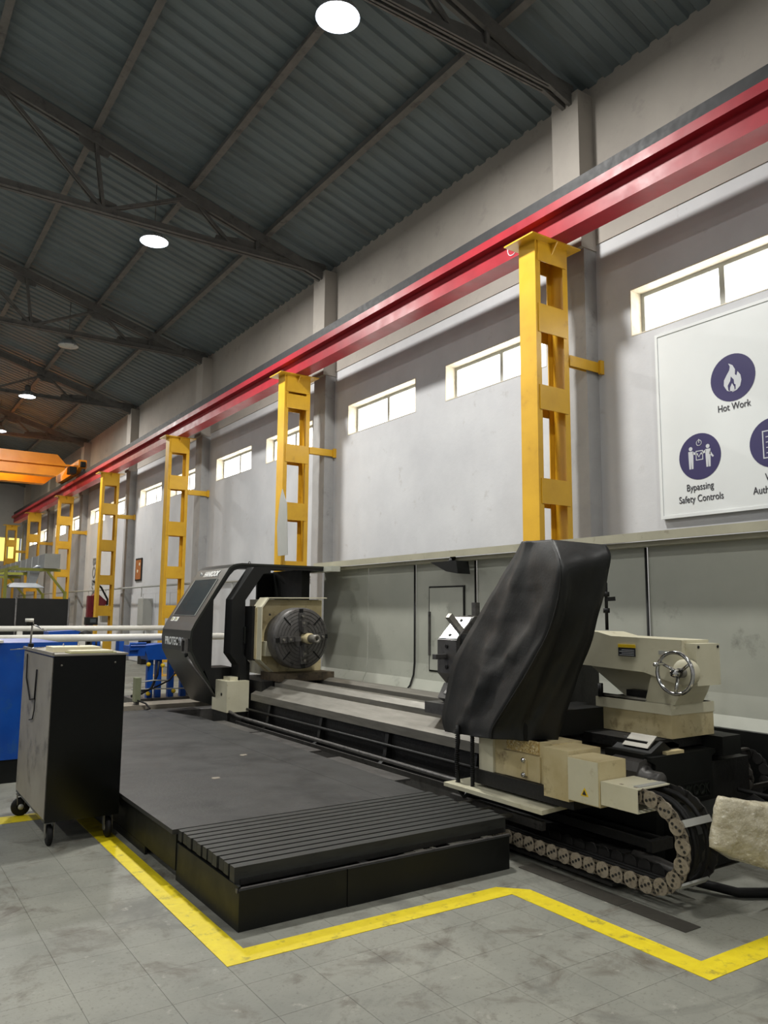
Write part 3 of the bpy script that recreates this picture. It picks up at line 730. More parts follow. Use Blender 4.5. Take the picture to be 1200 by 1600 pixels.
# hood end plate towards the viewer, open on its inner side
MB().prism([(5.25, 2.065), (4.03, 2.065), (3.97, 2.057), (3.915, 2.042), (3.866, 2.005), (3.455, 1.335), (3.41, 1.245), (3.40, 1.15), (3.41, 1.01), (3.475, .885), (3.56, .76), (3.66, .80), (3.66, 1.62), (3.86, 1.93), (3.92, 1.995), (3.99, 2.02), (5.25, 2.03)], 'y', 9.205, 9.235).build('end_plate', M['hood_in'], hood)
MB().prism([(3.56, .80), (3.95, .80), (3.97, .74), (3.93, .7), (3.95, .64), (3.86, .62), (3.82, .345), (3.70, .50)], 'y', 9.2, 9.6).build('hood_foot', M['hood_in'], hood, .004)
# screen glass, in a raised rim, on the sloping face
def on_slope(t, y, lift=.004):   # t = 0 at the top, 1 at the bottom of the sloping panel
    a = Vector((3.80, y, 1.95)); b = Vector((3.43, y, 1.345)); nrm = Vector((-.605, 0, .37)).normalized()
    return a.lerp(b, t) + nrm * lift
g = MB(); q = [on_slope(.1, 10.13), on_slope(.1, 9.36), on_slope(.86, 9.36), on_slope(.86, 10.13)]; q2 = [on_slope(.1, 10.13, .001), on_slope(.1, 9.36, .001), on_slope(.86, 9.36, .001), on_slope(.86, 10.13, .001)]
va = [g.bm.verts.new(p) for p in q]; vb = [g.bm.verts.new(p) for p in q2]
g.bm.faces.new(va); g.bm.faces.new(vb[::-1])
for i in range(4): g.bm.faces.new((va[i], vb[i], vb[(i + 1) % 4], va[(i + 1) % 4]))
g.build('window_glass', M['glass'], hood)
r_ = MB()
for (t0, y0), (t1, y1) in (((.1, 10.14), (.1, 9.35)), ((.1, 9.35), (.86, 9.35)), ((.86, 9.35), (.86, 10.14)), ((.86, 10.14), (.1, 10.14))):
    r_.bar(on_slope(t0, y0), on_slope(t1, y1), .008, .006)
r_.build('window_rim', M['elec'], hood)
sl = Vector((3.80 - 3.43, 0, 1.95 - 1.345)).normalized()
text('brand_lettering', 'HANKOOK', .11, on_slope(-.01, 9.67, .004), (0, -1, 0), sl, M['text'], hood, shear=.15, width=.50, depth=.0005, bold=.004)
MB().torus(on_slope(-.01, 10.03, .004), .03, .006, 'x', 16, 5).build('brand_emblem', M['text'], hood)
for i in range(2):
    y = 10.1 - i * .14
    g = MB(); a, b = on_slope(.9, y), on_slope(.985, y); c, d = on_slope(.985, y - .11), on_slope(.9, y - .11)
    g.poly([a, b, c, d]); g.build('warning_sticker', M['text'], hood)
    g = MB(); a, b = on_slope(.915, y - .02, .005), on_slope(.97, y - .02, .005); c, d = on_slope(.97, y - .06, .005), on_slope(.915, y - .06, .005)
    g.poly([a, b, c, d]); g.build('warning_sticker', M['green'], hood)
text('model_lettering', 'PROTEC', .135, (3.366, 9.84, 1.105), (0, -1, 0), (0, 0, 1), M['text'], hood, width=.48, depth=.0005, bold=.004)
text('model_lettering', '9N', .135, (3.366, 9.50, 1.105), (0, -1, 0), (0, 0, 1), M['whiteprint'], hood, width=.15, depth=.0005, bold=.004)
MB().frame([(9.22, .98), (9.37, .98), (9.37, 1.15), (9.22, 1.15)], [(9.245, 1.0), (9.345, 1.0), (9.345, 1.13), (9.245, 1.13)], 'x', 3.33, 3.36).build('handle', M['darksteel'], hood)
MB().lathe((3.36, 9.26, .96), [(0, -.02), (.03, -.02), (.03, .01), (0, .01)], 14, 'x').build('hinge_knob', M['black'], hood)
MB().tube([(3.36, 9.26, .95), (3.44, 9.19, .8), (3.6, 9.16, .6), (3.70, 9.16, .46)], [.02, .014, .01, .012], 8).build('gas_strut', M['darksteel'], hood)
# inner fixed frame by the headstock
FO = [(4.30, 2.03), (4.07, 2.03), (3.80, 1.63), (3.79, .98), (3.90, .84), (3.90, .66), (4.05, .66), (4.05, .86), (3.97, .96), (3.97, 1.62), (4.20, 1.95), (4.30, 1.97)]
MB().prism(FO, 'y', 8.95, 9.16).build('inner_frame', M['hood_in'], la, .004)
MB().box(4.0, 4.06, 8.8, 9.16, .9, 1.55).build('frame_return', M['hood_in'], la)
MB().frame([(8.9, 1.1), (9.0, 1.1), (9.0, 1.3), (8.9, 1.3)], [(8.92, 1.12), (8.98, 1.12), (8.98, 1.28), (8.92, 1.28)], 'x', 3.95, 3.96).build('grab_handle', M['hood'], la)
MB().box(4.74, 5.3, 10.3, 10.34, 1.3, 2.04).build('hood_back', M['black'], la)
MB().box(4.0, 5.5, 9.24, 10.24, 2.066, 2.086).build('hood_roof', M['hood_in'], la)
MB().box(4.98, 5.1, 9.4, 10.3, .7, 2.05).build('hood_side', M['black'], la)
MB().torus((4.3, 9.6, 2.11), .03, .006, 'x', 14, 5).build('lifting_eye', M['darksteel'], la)

# turret
tu = MB()
ap = .33; cr_ = ap / math.cos(PI / 8)
octo = [(4.44 + cr_ * math.cos(PI / 8 + k * PI / 4), 1.13 + cr_ * math.sin(PI / 8 + k * PI / 4)) for k in range(8)]
turret = MB().prism(octo, 'y', 5.05, 5.30).build('turret', M['darksteel'], la, .005)
for k in (2, 3, 4, 5):
    a = k * PI / 4
    d = Vector((math.cos(a), 0, math.sin(a))); c0 = Vector((4.44, 5.17, 1.13)); s_ = Vector((-d.z, 0, d.x))
    if k in (2, 3): MB().bar(c0 + d * (ap + .003) - s_ * .12, c0 + d * (ap + .003) + s_ * .12, .22, .006, d).build('tool_face', M['chrome'] if k == 3 else M['steel'], turret)
    for q in (-.085, .085):
        MB().cyl(c0 + d * ap + s_ * q, c0 + d * (ap + .012) + s_ * q, .016, n=8).build('clamp_screw', M['rubber'], turret)
    b0 = c0 + d * ap + s_ * (-.03 if k == 3 else .0) + Vector((0, .02, 0))
    MB().bar(b0, b0 + d * .12, .05 if k != 4 else .04, .05, (0, 1, 0)).build('tool_holder', M['darksteel'] if k != 3 else M['steel'], turret)
MB().bar(Vector((4.13, 5.15, .85)), Vector((4.35, 5.15, .72)), .26, .14).build('tool_block', M['darksteel'], turret)
MB().box(4.15, 4.9, 4.25, 5.04, .7, 1.32).build('turret_body', M['grime'], la, .02)
MB().box(4.05, 5.1, 4.0, 5.4, .66, .75).build('cross_slide', M['darksteel'], la, .006)

# carriage with apron
MB().box(3.60, 3.86, 3.5, 4.18, .45, .70).build('apron', M['oily'], la, .006)
MB().box(3.58, 3.61, 4.02, 4.16, .43, .72).build('apron_edge', M['cream'], la, .004)
MB().box(3.589, 3.6, 3.60, 3.93, .455, .61).build('apron_door', M['oily'], la, .002)
MB().box(3.575, 3.589, 3.71, 3.745, .48, .58).build('sight_glass', M['oily'], la)
for z in (.485, .575): MB().lathe((3.574, 3.728, z), [(0, -.012), (.014, -.01), (.016, 0)], 10, 'x').build('sight_bolt', M['chrome'], la)
MB().box(3.59, 3.7, 3.61, 3.90, .62, .70).build('swarf_pocket', M['swarf'], la)
MB().box(3.52, 3.80, 3.30, 3.5, .41, .695).build('apron_end', M['oily'], la, .012)
MB().box(3.5, 3.72, 3.05, 3.29, .43, .675).build('junction_box', M['oily'], la, .004)
MB().box(3.495, 3.5, 3.06, 3.28, .435, .67).build('junction_box_lid', M['cream'], la)
g = MB(); g.prism([(3.13, .475), (3.185, .475), (3.157, .52)], 'x', 3.492, 3.495); g.build('warning_triangle', M['warn'], la)
MB().prism([(3.142, .481), (3.173, .481), (3.157, .508)], 'x', 3.490, 3.492).build('warning_triangle', M['warn_d'], la)
sh = MB(); sh.frame([(3.5, .45), (3.78, .45), (3.78, .575), (3.5, .575)], [(3.506, .456), (3.774, .456), (3.774, .569), (3.506, .569)], 'y', 2.80, 3.045); sh.build('carrier_bracket', M['cream'], la)
MB().prism([(3.45, 3.45), (3.9, 3.5), (3.9, 4.42), (3.45, 4.38)], 'z', .315, .34).build('apron_tray', M['cream'], la, .003)
MB().box(3.56, 4.0, 3.3, 4.2, .36, .45).build('apron_underside', M['grime'], la)
# pendant arm and its pivot
MB().box(3.56, 4.39, 3.70, 4.02, .70, .862).build('pendant_arm', M['black'], la, .006)
MB().lathe((4.14, 3.86, .54), [(0, 0), (.155, 0), (.16, .02), (.16, .12), (.14, .14), (.14, .16), (0, .16)], 8, 'z', False).build('arm_pivot', M['black'], la)
# control pendant under the cover
MB().prism([(3.92, .9), (4.2, .9), (3.62, 1.84), (3.42, 1.84)], 'x', 3.60, 3.78).build('control_pendant', M['hood'], la, .02)
# hanging corrugated hose loop
MB().tube([(3.53, 4.33, .72)] + [(3.53, 4.33 - .012 * math.sin(i), .7 - .045 * i) for i in range(1, 9)] + [(3.53, 4.31, .29), (3.53, 4.26, .255), (3.53, 4.20, .285)] + [(3.53, 4.17, .3 + .045 * i) for i in range(0, 9)], .013, 8).build('cable_loop', M['rubber'], la)
cg = MB()
for y in (4.33, 4.17):
    cg = MB()
    for i in range(30): cg.torus((3.53, y, .30 + i * .0135), .0125, .004, 'z', 10, 4)
    o = cg.build('cable_loop_ribs', M['rubber'], la); o['kind'] = 'stuff'
# tailstock
ts = MB().prism([(3.16, .72), (3.75, .72), (3.75, .93), (3.16, .93)], 'x', 4.30, 4.74).build('tailstock', M['oily'], la, .006)
MB().box(4.295, 4.745, 3.155, 3.76, .865, .93).build('tailstock_top_plate', M['cream'], ts, .006)
MB().prism([(3.05, 1.12), (3.25, 1.12), (3.30, 1.13), (3.36, .93), (3.14, .93), (3.10, 1.0)], 'x', 4.31, 4.60).build('tailstock_column', M['cream'], ts, .01)
MB().prism([(3.05, 1.335), (3.6, 1.345), (3.72, 1.37), (4.02, 1.37), (4.02, 1.17), (3.92, 1.14), (3.34, 1.12), (3.05, 1.05)], 'x', 4.28, 4.56).build('quill_housing', M['cream'], ts, .012)
MB().prism([(3.34, 1.13), (3.95, 1.14), (3.62, .935), (3.32, .935)], 'x', 4.44, 4.54).build('housing_rib', M['cream'], ts, .004)
MB().box(4.31, 4.55, 2.97, 3.06, 1.06, 1.315).build('end_cover', M['cream'], ts, .006)
for x in (4.33, 4.53): MB().lathe((x, 2.969, 1.295), [(0, -.005), (.009, -.004), (.01, 0)], 10, 'y').build('cover_screw', M['black'], ts)
MB().box(4.36, 4.44, 3.3, 3.55, .93, .99).build('clamp_lump', M['grime'], ts, .015)
MB().tube([(4.32, 3.75, .945), (4.32, 3.35, .94)], .012, 8).build('lever_rod', M['steel'], ts)
MB().cyl((4.3, 3.72, .93), (4.3, 3.72, 1.02), .018, n=10).build('lever_knob', M['rubber'], ts)
MB().box(4.277, 4.28, 3.40, 3.54, 1.215, 1.27).build('warning_plate', M['warn_d'], ts)
MB().box(4.276, 4.28, 3.40, 3.54, 1.272, 1.293).build('warning_plate', M['warn'], ts)
for i in range(4): MB().box(4.2755, 4.277, 3.41, 3.53 - .02 * (i % 2), 1.222 + .011 * i, 1.225 + .011 * i).build('plate_print', M['whiteprint'], ts)
MB().box(4.276, 4.28, 3.15, 3.22, 1.24, 1.265).build('small_plate', M['elec'], ts)
# hand wheel
hw = Vector((4.16, 3.02, 1.14))
wh = MB().torus(hw, .125, .012, 'x', 36, 8).build('handwheel', M['chrome'], ts)
sp = MB()
for k in range(3):
    a = PI / 2 + PI + k * 2 * PI / 3 if False else -PI / 2 + k * 2 * PI / 3
    d = Vector((0, math.cos(a), math.sin(a)))
    sp.tube([hw + Vector((.03, 0, 0)) + d * .02, hw + d * .12], [.012, .009], 8)
sp.build('wheel_spokes', M['chrome'], wh)
MB().lathe(hw + Vector((-.02, 0, 0)), [(0, 0), (.022, 0), (.026, .01), (.026, .06), (0, .06)], 20, 'x').build('wheel_hub', M['chrome'], wh)
MB().lathe(hw + Vector((-.09, .08, .05)), [(0, 0), (.012, .004), (.014, .03), (.008, .06), (.006, .09)], 12, 'x').build('wheel_crank', M['chrome'], wh)
MB().cyl(hw + Vector((.04, 0, 0)), hw + Vector((.16, 0, 0)), .03, n=16).build('wheel_shaft', M['steel'], ts)
MB().lathe(hw + Vector((.08, 0, 0)), [(0, 0), (.075, 0), (.08, .01), (.08, .06)], 20, 'x').build('wheel_flange', M['cream'], ts)
MB().box(4.1, 4.9, 3.2, 3.75, .655, .715).build('tailstock_shoe', M['grime'], ts)
MB().box(4.66, 4.86, 3.05, 3.2, .60, .72).build('shoe_block', M['black'], ts, .004)
MB().box(4.78, 4.86, 3.3, 3.4, .70, .80).build('shoe_post', M['oily'], ts, .003)
# exposed bed ends in front of the tailstock
MB().prism([(3.90, .44), (4.06, .44), (4.06, .60), (3.99, .635), (3.93, .62), (3.90, .57)], 'y', 3.12, 3.34).build('slide_end', M['darksteel'], la, .004)
MB().lathe((3.975, 3.0, .53), [(0, 0), (.045, 0), (.05, .01), (.05, .1), (.07, .105), (.07, .13)], 20, 'y').build('screw_bearing', M['darksteel'], la)
MB().prism([(3.98, .56), (4.26, .56), (4.26, .66), (4.17, .72), (4.05, .66), (3.98, .66)], 'y', 3.13, 3.42).build('slide_housing', M['black'], la, .003)
MB().prism([(4.07, .682), (4.085, .680), (4.172, .742), (4.165, .748)], 'y', 3.17, 3.36).build('slide_wiper', M['steel'], la)
MB().bar((4.16, 3.12, .655), (4.30, 3.10, .66), .05, .018).build('rag', M['oily'], la)
# lower guide rails under the carrier
for x in (3.84, 3.95): MB().bar((x, 2.98, .20), (x, 4.6, .20), .02, .05).build('guide_rail', M['grime'], la)
MB().box(3.80, 3.99, 2.95, 2.99, .17, .23).build('guide_rail_end', M['grime'], la)
MB().tube([(3.78, 2.66, .11), (3.80, 2.9, .13), (3.84, 3.1, .12)], .03, 10).build('pipe_stub', M['darksteel'], la)

# splash guard behind the bed
sg = thing('splash_guard', 'long grey green sheet metal splash guard behind the lathe bed', 'guard', (5.55, 6, 0))
prof = [(5.02, .45), (5.2, .47), (5.45, .56), (5.53, .72), (5.55, .9), (5.55, 2.06)]
edges = [(9.8, 8.64), (8.62, 7.59), (7.57, 6.48), (6.46, 4.27), (4.25, 1.0)]
for y1, y0 in edges:
    if y1 < 5: prof = [(5.47, .63), (5.53, .74), (5.55, .9), (5.55, 2.06)]
    MB().prism(prof + [(p[0] + .012, p[1] - .004) for p in prof[::-1]], 'y', y0, y1).build('guard_panel', M['guard'], sg)
for y in (7.58, 6.47, 4.26):
    s_ = MB(); s_.tube([(5.535, y, 2.05), (5.535, y, .9), (5.52, y, .76), (5.47, y, .64), (5.40, y, .57)], .011, 8); s_.build('seam_strip', M['hood_in'], sg)
MB().box(5.37, 5.60, 1.0, 9.8, 2.15, 2.166).box(5.37, 5.382, 1.0, 9.8, 2.095, 2.15).box(5.44, 5.56, 1.0, 9.8, 2.055, 2.095).build('top_ledge', M['ledge'], sg)
MB().box(5.2, 5.34, 9.0, 9.75, 2.02, 2.09).build('ledge_bracket', M['guard'], sg)
MB().frame([(6.66, .82), (7.30, .82), (7.30, 1.79), (6.66, 1.79)], [(6.675, .835), (7.285, .835), (7.285, 1.775), (6.675, 1.775)], 'x', 5.535, 5.549).build('access_door_frame', M['black'], sg)
d_ = MB().box(5.53, 5.548, 6.68, 7.28, .84, 1.77).build('access_door', M['guard'], sg, .003)
MB().box(5.505, 5.53, 7.255, 7.275, 1.0, 1.5).build('door_hinge', M['darksteel'], d_)
MB().prism([(6.9, 2.04), (6.45, 2.04), (6.42, 1.90), (6.62, 1.93)], 'x', 5.25, 5.42).build('work_light', M['black'], sg)
MB().cyl((5.35, 6.7, 2.0), (5.42, 6.7, 2.1), .03, n=10).build('light_bracket', M['black'], sg)
# gooseneck coolant pipe
gn = thing('coolant_pipe', 'black upright coolant nozzle pipe between the tarp and the tailstock', 'pipe', (4.62, 3.92, 1.34))
MB().tube([(4.62, 3.92, 1.375), (4.62, 3.92, 1.72), (4.60, 3.96, 1.76)], .012, 8).build('pipe', M['rubber'], gn)
for z in (1.5, 1.62): MB().cyl((4.62, 3.92, z), (4.62, 3.92, z + .035), .024, n=10).build('fitting', M['rubber'], gn)
MB().bar((4.62, 3.92, 1.60), (4.67, 3.88, 1.605), .03, .03).build('valve', M['rubber'], gn)

# ================================================================== TARP
Lp = [[3.66, 3.811, 1.969], [3.66, 3.95, 1.8], [3.66, 4.129, 1.607], [3.66, 4.287, 1.446], [3.66, 4.452, 1.256], [3.66, 4.541, 1.128], [3.66, 4.617, 0.91], [3.66, 4.671, 0.72], [3.66, 4.641, 0.627]]
Fp = [[3.55, 3.425, 1.948], [3.42, 3.237, 1.784], [3.42, 3.247, 1.619], [3.42, 3.335, 1.395], [3.42, 3.46, 1.22], [3.42, 3.59, 1.059], [3.42, 3.719, 0.911], [3.42, 3.84, 0.768], [3.42, 3.852, 0.70]]
Rp = [[3.76, 3.175, 1.911], [3.76, 3.139, 1.835], [3.76, 3.177, 1.702], [3.76, 3.227, 1.548], [3.76, 3.293, 1.374], [3.76, 3.38, 1.196], [3.76, 3.463, 1.022], [3.76, 3.548, 0.849], [3.76, 3.606, 0.69]]
def interp(P, t):
    f = t * (len(P) - 1); i = min(int(f), len(P) - 2); f -= i
    p0 = Vector(P[max(i - 1, 0)]); p1 = Vector(P[i]); p2 = Vector(P[i + 1]); p3 = Vector(P[min(i + 2, len(P) - 1)])
    return 0.5 * ((2 * p1) + (p2 - p0) * f + (2 * p0 - 5 * p1 + 4 * p2 - p3) * f * f + (3 * p1 - p0 - 3 * p2 + p3) * f ** 3)
from mathutils import noise as mn
tb = MB(); rows = []; NR, NCs = 56, 14
for i in range(NR + 1):
    t = i / NR
    L, F, R = interp(Lp, t), interp(Fp, t), interp(Rp, t)
    B = R + (L - F) * .9
    ring = []
    for a, b, amp in ((L, F, 1), (F, R, 1), (R, B, .4), (B, L, .4)):
        e = b - a; nrm = Vector((e.y, -e.x, 0)).normalized()
        cen = (L + F + R + B) / 4
        if nrm.dot((a + b) / 2 - cen) < 0: nrm = -nrm
        for k in range(NCs):
            s = k / NCs
            p = a.lerp(b, s)
            w_ = math.sin(PI * s)
            # taut creases fanning down from the upper corner, with slack between them
            def crease(c, wd): return max(0.0, 1 - abs(s - c) / wd)
            tt = max(0, t - .12)
            if a is L: fold = .022 * crease(1 - .75 * tt, .10) * min(1, tt * 4) * 1.5 + .028 * crease(.25 + .5 * tt, .12) - .02 * w_ * math.sin(PI * t)
            elif a is F: fold = .036 * crease(.05 + .45 * tt, .12) * min(1, tt * 5) + .032 * crease(.9 - .35 * tt, .14) * min(1, tt * 3) - .028 * w_ * math.sin(PI * t)
            else: fold = -.01 * w_
            p = p + nrm * (fold + .014 * mn.noise(Vector((p.x * 7, p.y * 7, p.z * 4))) + .006 * mn.noise(Vector((p.x * 22, p.y * 22, p.z * 9))) * w_)
            ring.append(tb.bm.verts.new(p))
    rows.append(ring)
n_ = len(rows[0])
for a, b in zip(rows, rows[1:]):
    for i in range(n_):
        f = tb.bm.faces.new((a[i], a[(i + 1) % n_], b[(i + 1) % n_], b[i])); f.smooth = True
cen = sum((v.co for v in rows[0]), Vector()) / n_; cv_ = tb.bm.verts.new(cen + Vector((0, 0, .01)))
for i in range(n_): tb.bm.faces.new((rows[0][i], cv_, rows[0][(i + 1) % n_]))
cover = thing('machine_cover', 'black vinyl dust cover draped over the lathe control pendant', 'cover', (3.7, 3.9, .7))
sheet_ = tb.build('cover_sheet', M['tarp'], cover)
sm = sheet_.modifiers.new('thick', 'SOLIDIFY'); sm.thickness = .003
se = MB(); pts = [interp(Fp, i / 30) + Vector((-.004, -.004, 0)) for i in range(31)]
se.tube(pts, .0045, 6); se.build('seam', M['tarp'], cover)
hm = MB(); L, F, R = interp(Lp, 1), interp(Fp, 1), interp(Rp, 1)

# ================================================================== CABLE CARRIERS
def carrier(name, label, xa, xb, top_y, z_top, z_bot, y_c, y_end, m, pitch=.095, bars=3, hoses=True, thick=.085):
    R = (z_top - z_bot) / 2; zc = (z_top + z_bot) / 2
    t = thing(name, label, 'cable chain', ((xa + xb) / 2, y_c, z_bot - thick / 2))
    # centre line from the bracket, around the loop, back along the floor
    def P(s):
        l1 = top_y - y_c
        if s < l1: return Vector((0, top_y - s, z_top)), Vector((0, -1, 0))
        s -= l1
        if s < PI * R:
            a = s / R
            return Vector((0, y_c - R * math.sin(a), zc + R * math.cos(a))), Vector((0, -math.cos(a), -math.sin(a)))
        s -= PI * R
        return Vector((0, y_c + s, z_bot)), Vector((0, 1, 0))
    total = (top_y - y_c) + PI * R + (y_end - y_c)
    nl = int(total / pitch)
    src = None
    for i in range(nl):
        s = (i + .5) * pitch
        c, d = P(s)
        if src is None:
            lk = MB()
            x0, x1 = xa, xa + .014
            lk.cyl((x0, 0, 0), (x1, 0, 0), thick / 2, n=18)
            src = lk.build('chain_link', m, t)
            lk = MB(); lk.box(x0 + .003, x1 - .002, -pitch * .62, pitch * .62, -thick * .44, thick * .44)
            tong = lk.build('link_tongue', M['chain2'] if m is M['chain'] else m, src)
            lk = MB(); sx = x0 - .003
            for yy, zz in ((-.022, .012), (0, 0), (.022, -.012)): lk.cyl((sx, yy, zz), (sx + .003, yy, zz), .008, n=8)
            for yy in (-pitch / 2, pitch / 2):
                for zz in (-.024, 0, .024): lk.cyl((x0 + .001, yy, zz), (x0 + .003, yy, zz), .005, n=6)
            riv = lk.build('link_rivets', M['chaindark'], src); riv['kind'] = 'stuff'
            far = MB().cyl((xb - .014, 0, 0), (xb, 0, 0), thick / 2, n=14).build('chain_link', M['chaindark'], t)
            farb = MB().box(xb - .012, xb - .002, -pitch * .62, pitch * .62, -thick * .42, thick * .42).build('link_tongue', M['chaindark'], far)
            for q in (tong, riv, far, farb): q.data.transform(Matrix.Translation(WP[t]))
            src.data.transform(Matrix.Translation(WP[t]))
            o = src; f_o = far
        else:
            o = src.copy(); COL.objects.link(o); WP[o] = WP[t]
            for q in (tong, riv):
                c2 = q.copy(); COL.objects.link(c2); c2.parent = o; WP[c2] = WP[t]
            f_o = far.copy(); COL.objects.link(f_o); WP[f_o] = WP[t]
            c2 = farb.copy(); COL.objects.link(c2); c2.parent = f_o; WP[c2] = WP[t]
        o.location = Vector((0, c.y, c.z)) - Vector((0, WP[t].y, WP[t].z)) - Vector((WP[t].x, 0, 0))
        ang = math.atan2(d.z, d.y) - PI
        o.rotation_euler = (ang, 0, 0); f_o.location = o.location; f_o.rotation_euler = (ang, 0, 0)
        if i % bars == 1:
            nrm = Vector((0, d.z, -d.y)); oc = c + nrm * (thick / 2 - .004) * (1)
            # outer side of the loop
            out = Vector((0, -math.sin(0), 0))
            b = MB(); b.bar(Vector((xa + .012, c.y, c.z)) + Vector((0, -d.z, d.y)) * -(thick / 2 - .003) * 1, Vector((xb - .012, c.y, c.z)) + Vector((0, -d.z, d.y)) * -(thick / 2 - .003), .012, .036, d)
            b.build('cross_bar', m if m is M['chain3'] else M['elec'], t)
    if hoses:
        for k, x in enumerate((xa + .05, xa + .09, xa + .13, xb - .05)):
            pts = []
            for i in range(int(total / .05)):
                c, d = P(i * .05 + .01); pts.append(Vector((x, c.y, c.z)) + Vector((0, -d.z, d.y)) * -(.012 * (k % 2)))
            MB().tube(pts, .014, 7).build('hose', M['rubber'], t)
    return t
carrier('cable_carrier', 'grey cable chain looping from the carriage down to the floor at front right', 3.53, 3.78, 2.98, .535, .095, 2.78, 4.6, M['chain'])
carrier('cable_carrier', 'dark oily cable chain behind the tailstock at the right edge', 5.12, 5.34, 3.9, .52, .27, 3.3, 4.2, M['chain3'], pitch=.08, thick=.075, hoses=False)
ry = thing('carrier_tray', 'long black steel tray behind the tailstock carrying the rear cable chain', 'tray', (5.2, 3.4, 0))
MB().box(5.07, 5.42, 1.2, 4.2, .16, .2).box(5.07, 5.085, 1.2, 4.2, .2, .22).build('tray', M['grime'], ry)
for y in (1.4, 3.0, 4.1): MB().box(5.1, 5.14, y, y + .05, 0, .16).build('tray_leg', M['grime'], ry)
MB().box(5.10, 5.395, 3.62, 4.0, .64, .655).build('cream_lid', M['cream'], ry)
MB().prism([(5.40, .2), (5.45, .2), (5.45, .66), (5.40, .66)], 'y', 1.2, 4.2).build('added_gap_sheet', M['black'], ry)  # added black sheet, hides the bright gap below the splash guard
MB().prism([(3.95, .34), (3.32, .34), (3.26, .38), (3.3, .46), (3.95, .46)], 'x', 5.18, 5.28).build('inner_plate', M['darksteel'], ry)
MB().box(5.36, 5.39, 3.6, 3.66, .2, .64).build('tray_post', M['grime'], ry)
ft = thing('levelling_stud', 'small bright levelling stud under the front cable chain', 'stud', (3.57, 3.47, 0))
MB().cyl((3.57, 3.47, 0), (3.57, 3.47, .006), .022, n=12).cyl((3.57, 3.47, .006), (3.57, 3.47, .12), .006, n=8).build('stud', M['steel'], ft)
MB().box(3.52, 3.8, 3.0, 4.6, .03, .045).build('stud_plate', M['grime'], ft)
tag(MB().tube([(4.62, 2.95, .3), (4.66, 2.85, .38), (4.66, 2.75, .34), (4.62, 2.68, .1), (4.66, 2.62, .04), (4.9, 2.6, .03), (5.04, 2.7, .03)], .028, 10).build('hose', M['rubber']), 'thick dark hose looping beside the black end block of the lathe', 'hose')
tag(MB().tube([(3.86, 2.9, .1), (3.92, 2.75, .05), (4.02, 2.58, .028), (4.3, 2.4, .026), (4.9, 2.35, .026)], .024, 10).build('hose', M['rubber']), 'black hose on the floor running right beneath the wrapped package', 'hose')
tag(MB().tube([(4.72, 3.0, .40), (4.86, 2.86, .36), (5.0, 2.75, .28)], .014, 8).build('hose', M['rubber']), 'thin black hose slanting down right of the lathe end block', 'hose')
tag(MB().box(4.0, 4.5, 2.30, 2.40, 0.001, .012).build('floor_plate', M['grime']), 'dark metal plate lying on the floor at the right edge', 'metal plate')
# dark stain strip on the floor, laid as thin plates over the tiles
ch = thing('floor_stain_strip', 'dark stain strip on the floor before the cable chain', 'floor strip', (3.45, 2.9, 0))
for y0, y1 in ((2.45, 2.84), (2.85, 3.24), (3.25, 3.58)):
    MB().box(3.38, 3.50, y0, y1, .0005, .004).build('stain_strip', M['tilestain'], ch)

# wrapped package hanging in from the right
pk = MB(); rws = []
Z0 = .1
cs = [((3.60, 2.40, .60), (3.54, 2.42, .36)), ((3.85, 2.36, .54), (3.84, 2.38, .23)), ((4.2, 2.3, .48), (4.2, 2.32, .13)), ((4.8, 2.2, .44), (4.8, 2.22, .13))]
NXX, NZZ = 40, 18
def pkp(s, t, back):
    f = s * (len(cs) - 1); i = min(int(f), len(cs) - 2); f -= i
    a = Vector(cs[i][0]).lerp(Vector(cs[i + 1][0]), f); b = Vector(cs[i][1]).lerp(Vector(cs[i + 1][1]), f)
    p = a.lerp(b, t)
    bul = math.sin(PI * t) ** .5 * .05 * min(1, s * 8 + .3)
    p.y += (bul * .5 + .03 + .13 * min(1, s * 3)) if back else -bul * .6
    p.x += .05
    p += Vector((0, 1, .4)) * .014 * mn.noise(p * 14) + Vector((0, 1, 0)) * .006 * mn.noise(p * 40)
    return p
for back in (0, 1):
    g = [[pk.bm.verts.new(pkp(i / NXX, j / NZZ, back)) for j in range(NZZ + 1)] for i in range(NXX + 1)]
    rws.append(g)
    for i in range(NXX):
        for j in range(NZZ):
            f = pk.bm.faces.new((g[i][j], g[i + 1][j], g[i + 1][j + 1], g[i][j + 1])); f.smooth = True
A, B_ = rws
for j in range(NZZ):
    for i in (0, NXX): f = pk.bm.faces.new((A[i][j], A[i][j + 1], B_[i][j + 1], B_[i][j])); f.smooth = True
for i in range(NXX):
    for j in (0, NZZ): f = pk.bm.faces.new((A[i][j], B_[i][j], B_[i + 1][j], A[i + 1][j])); f.smooth = True
wp = thing('wrapped_package', 'long package wrapped in cloudy crumpled plastic at the right edge', 'package', (4.3, 2.4, 0))
pk.build('plastic_wrap', M['plastic'], wp)
for x in (4.4, 4.75): MB().box(x, x + .06, 2.41, 2.46, 0, .15).build('timber_block', M['wood'], wp)

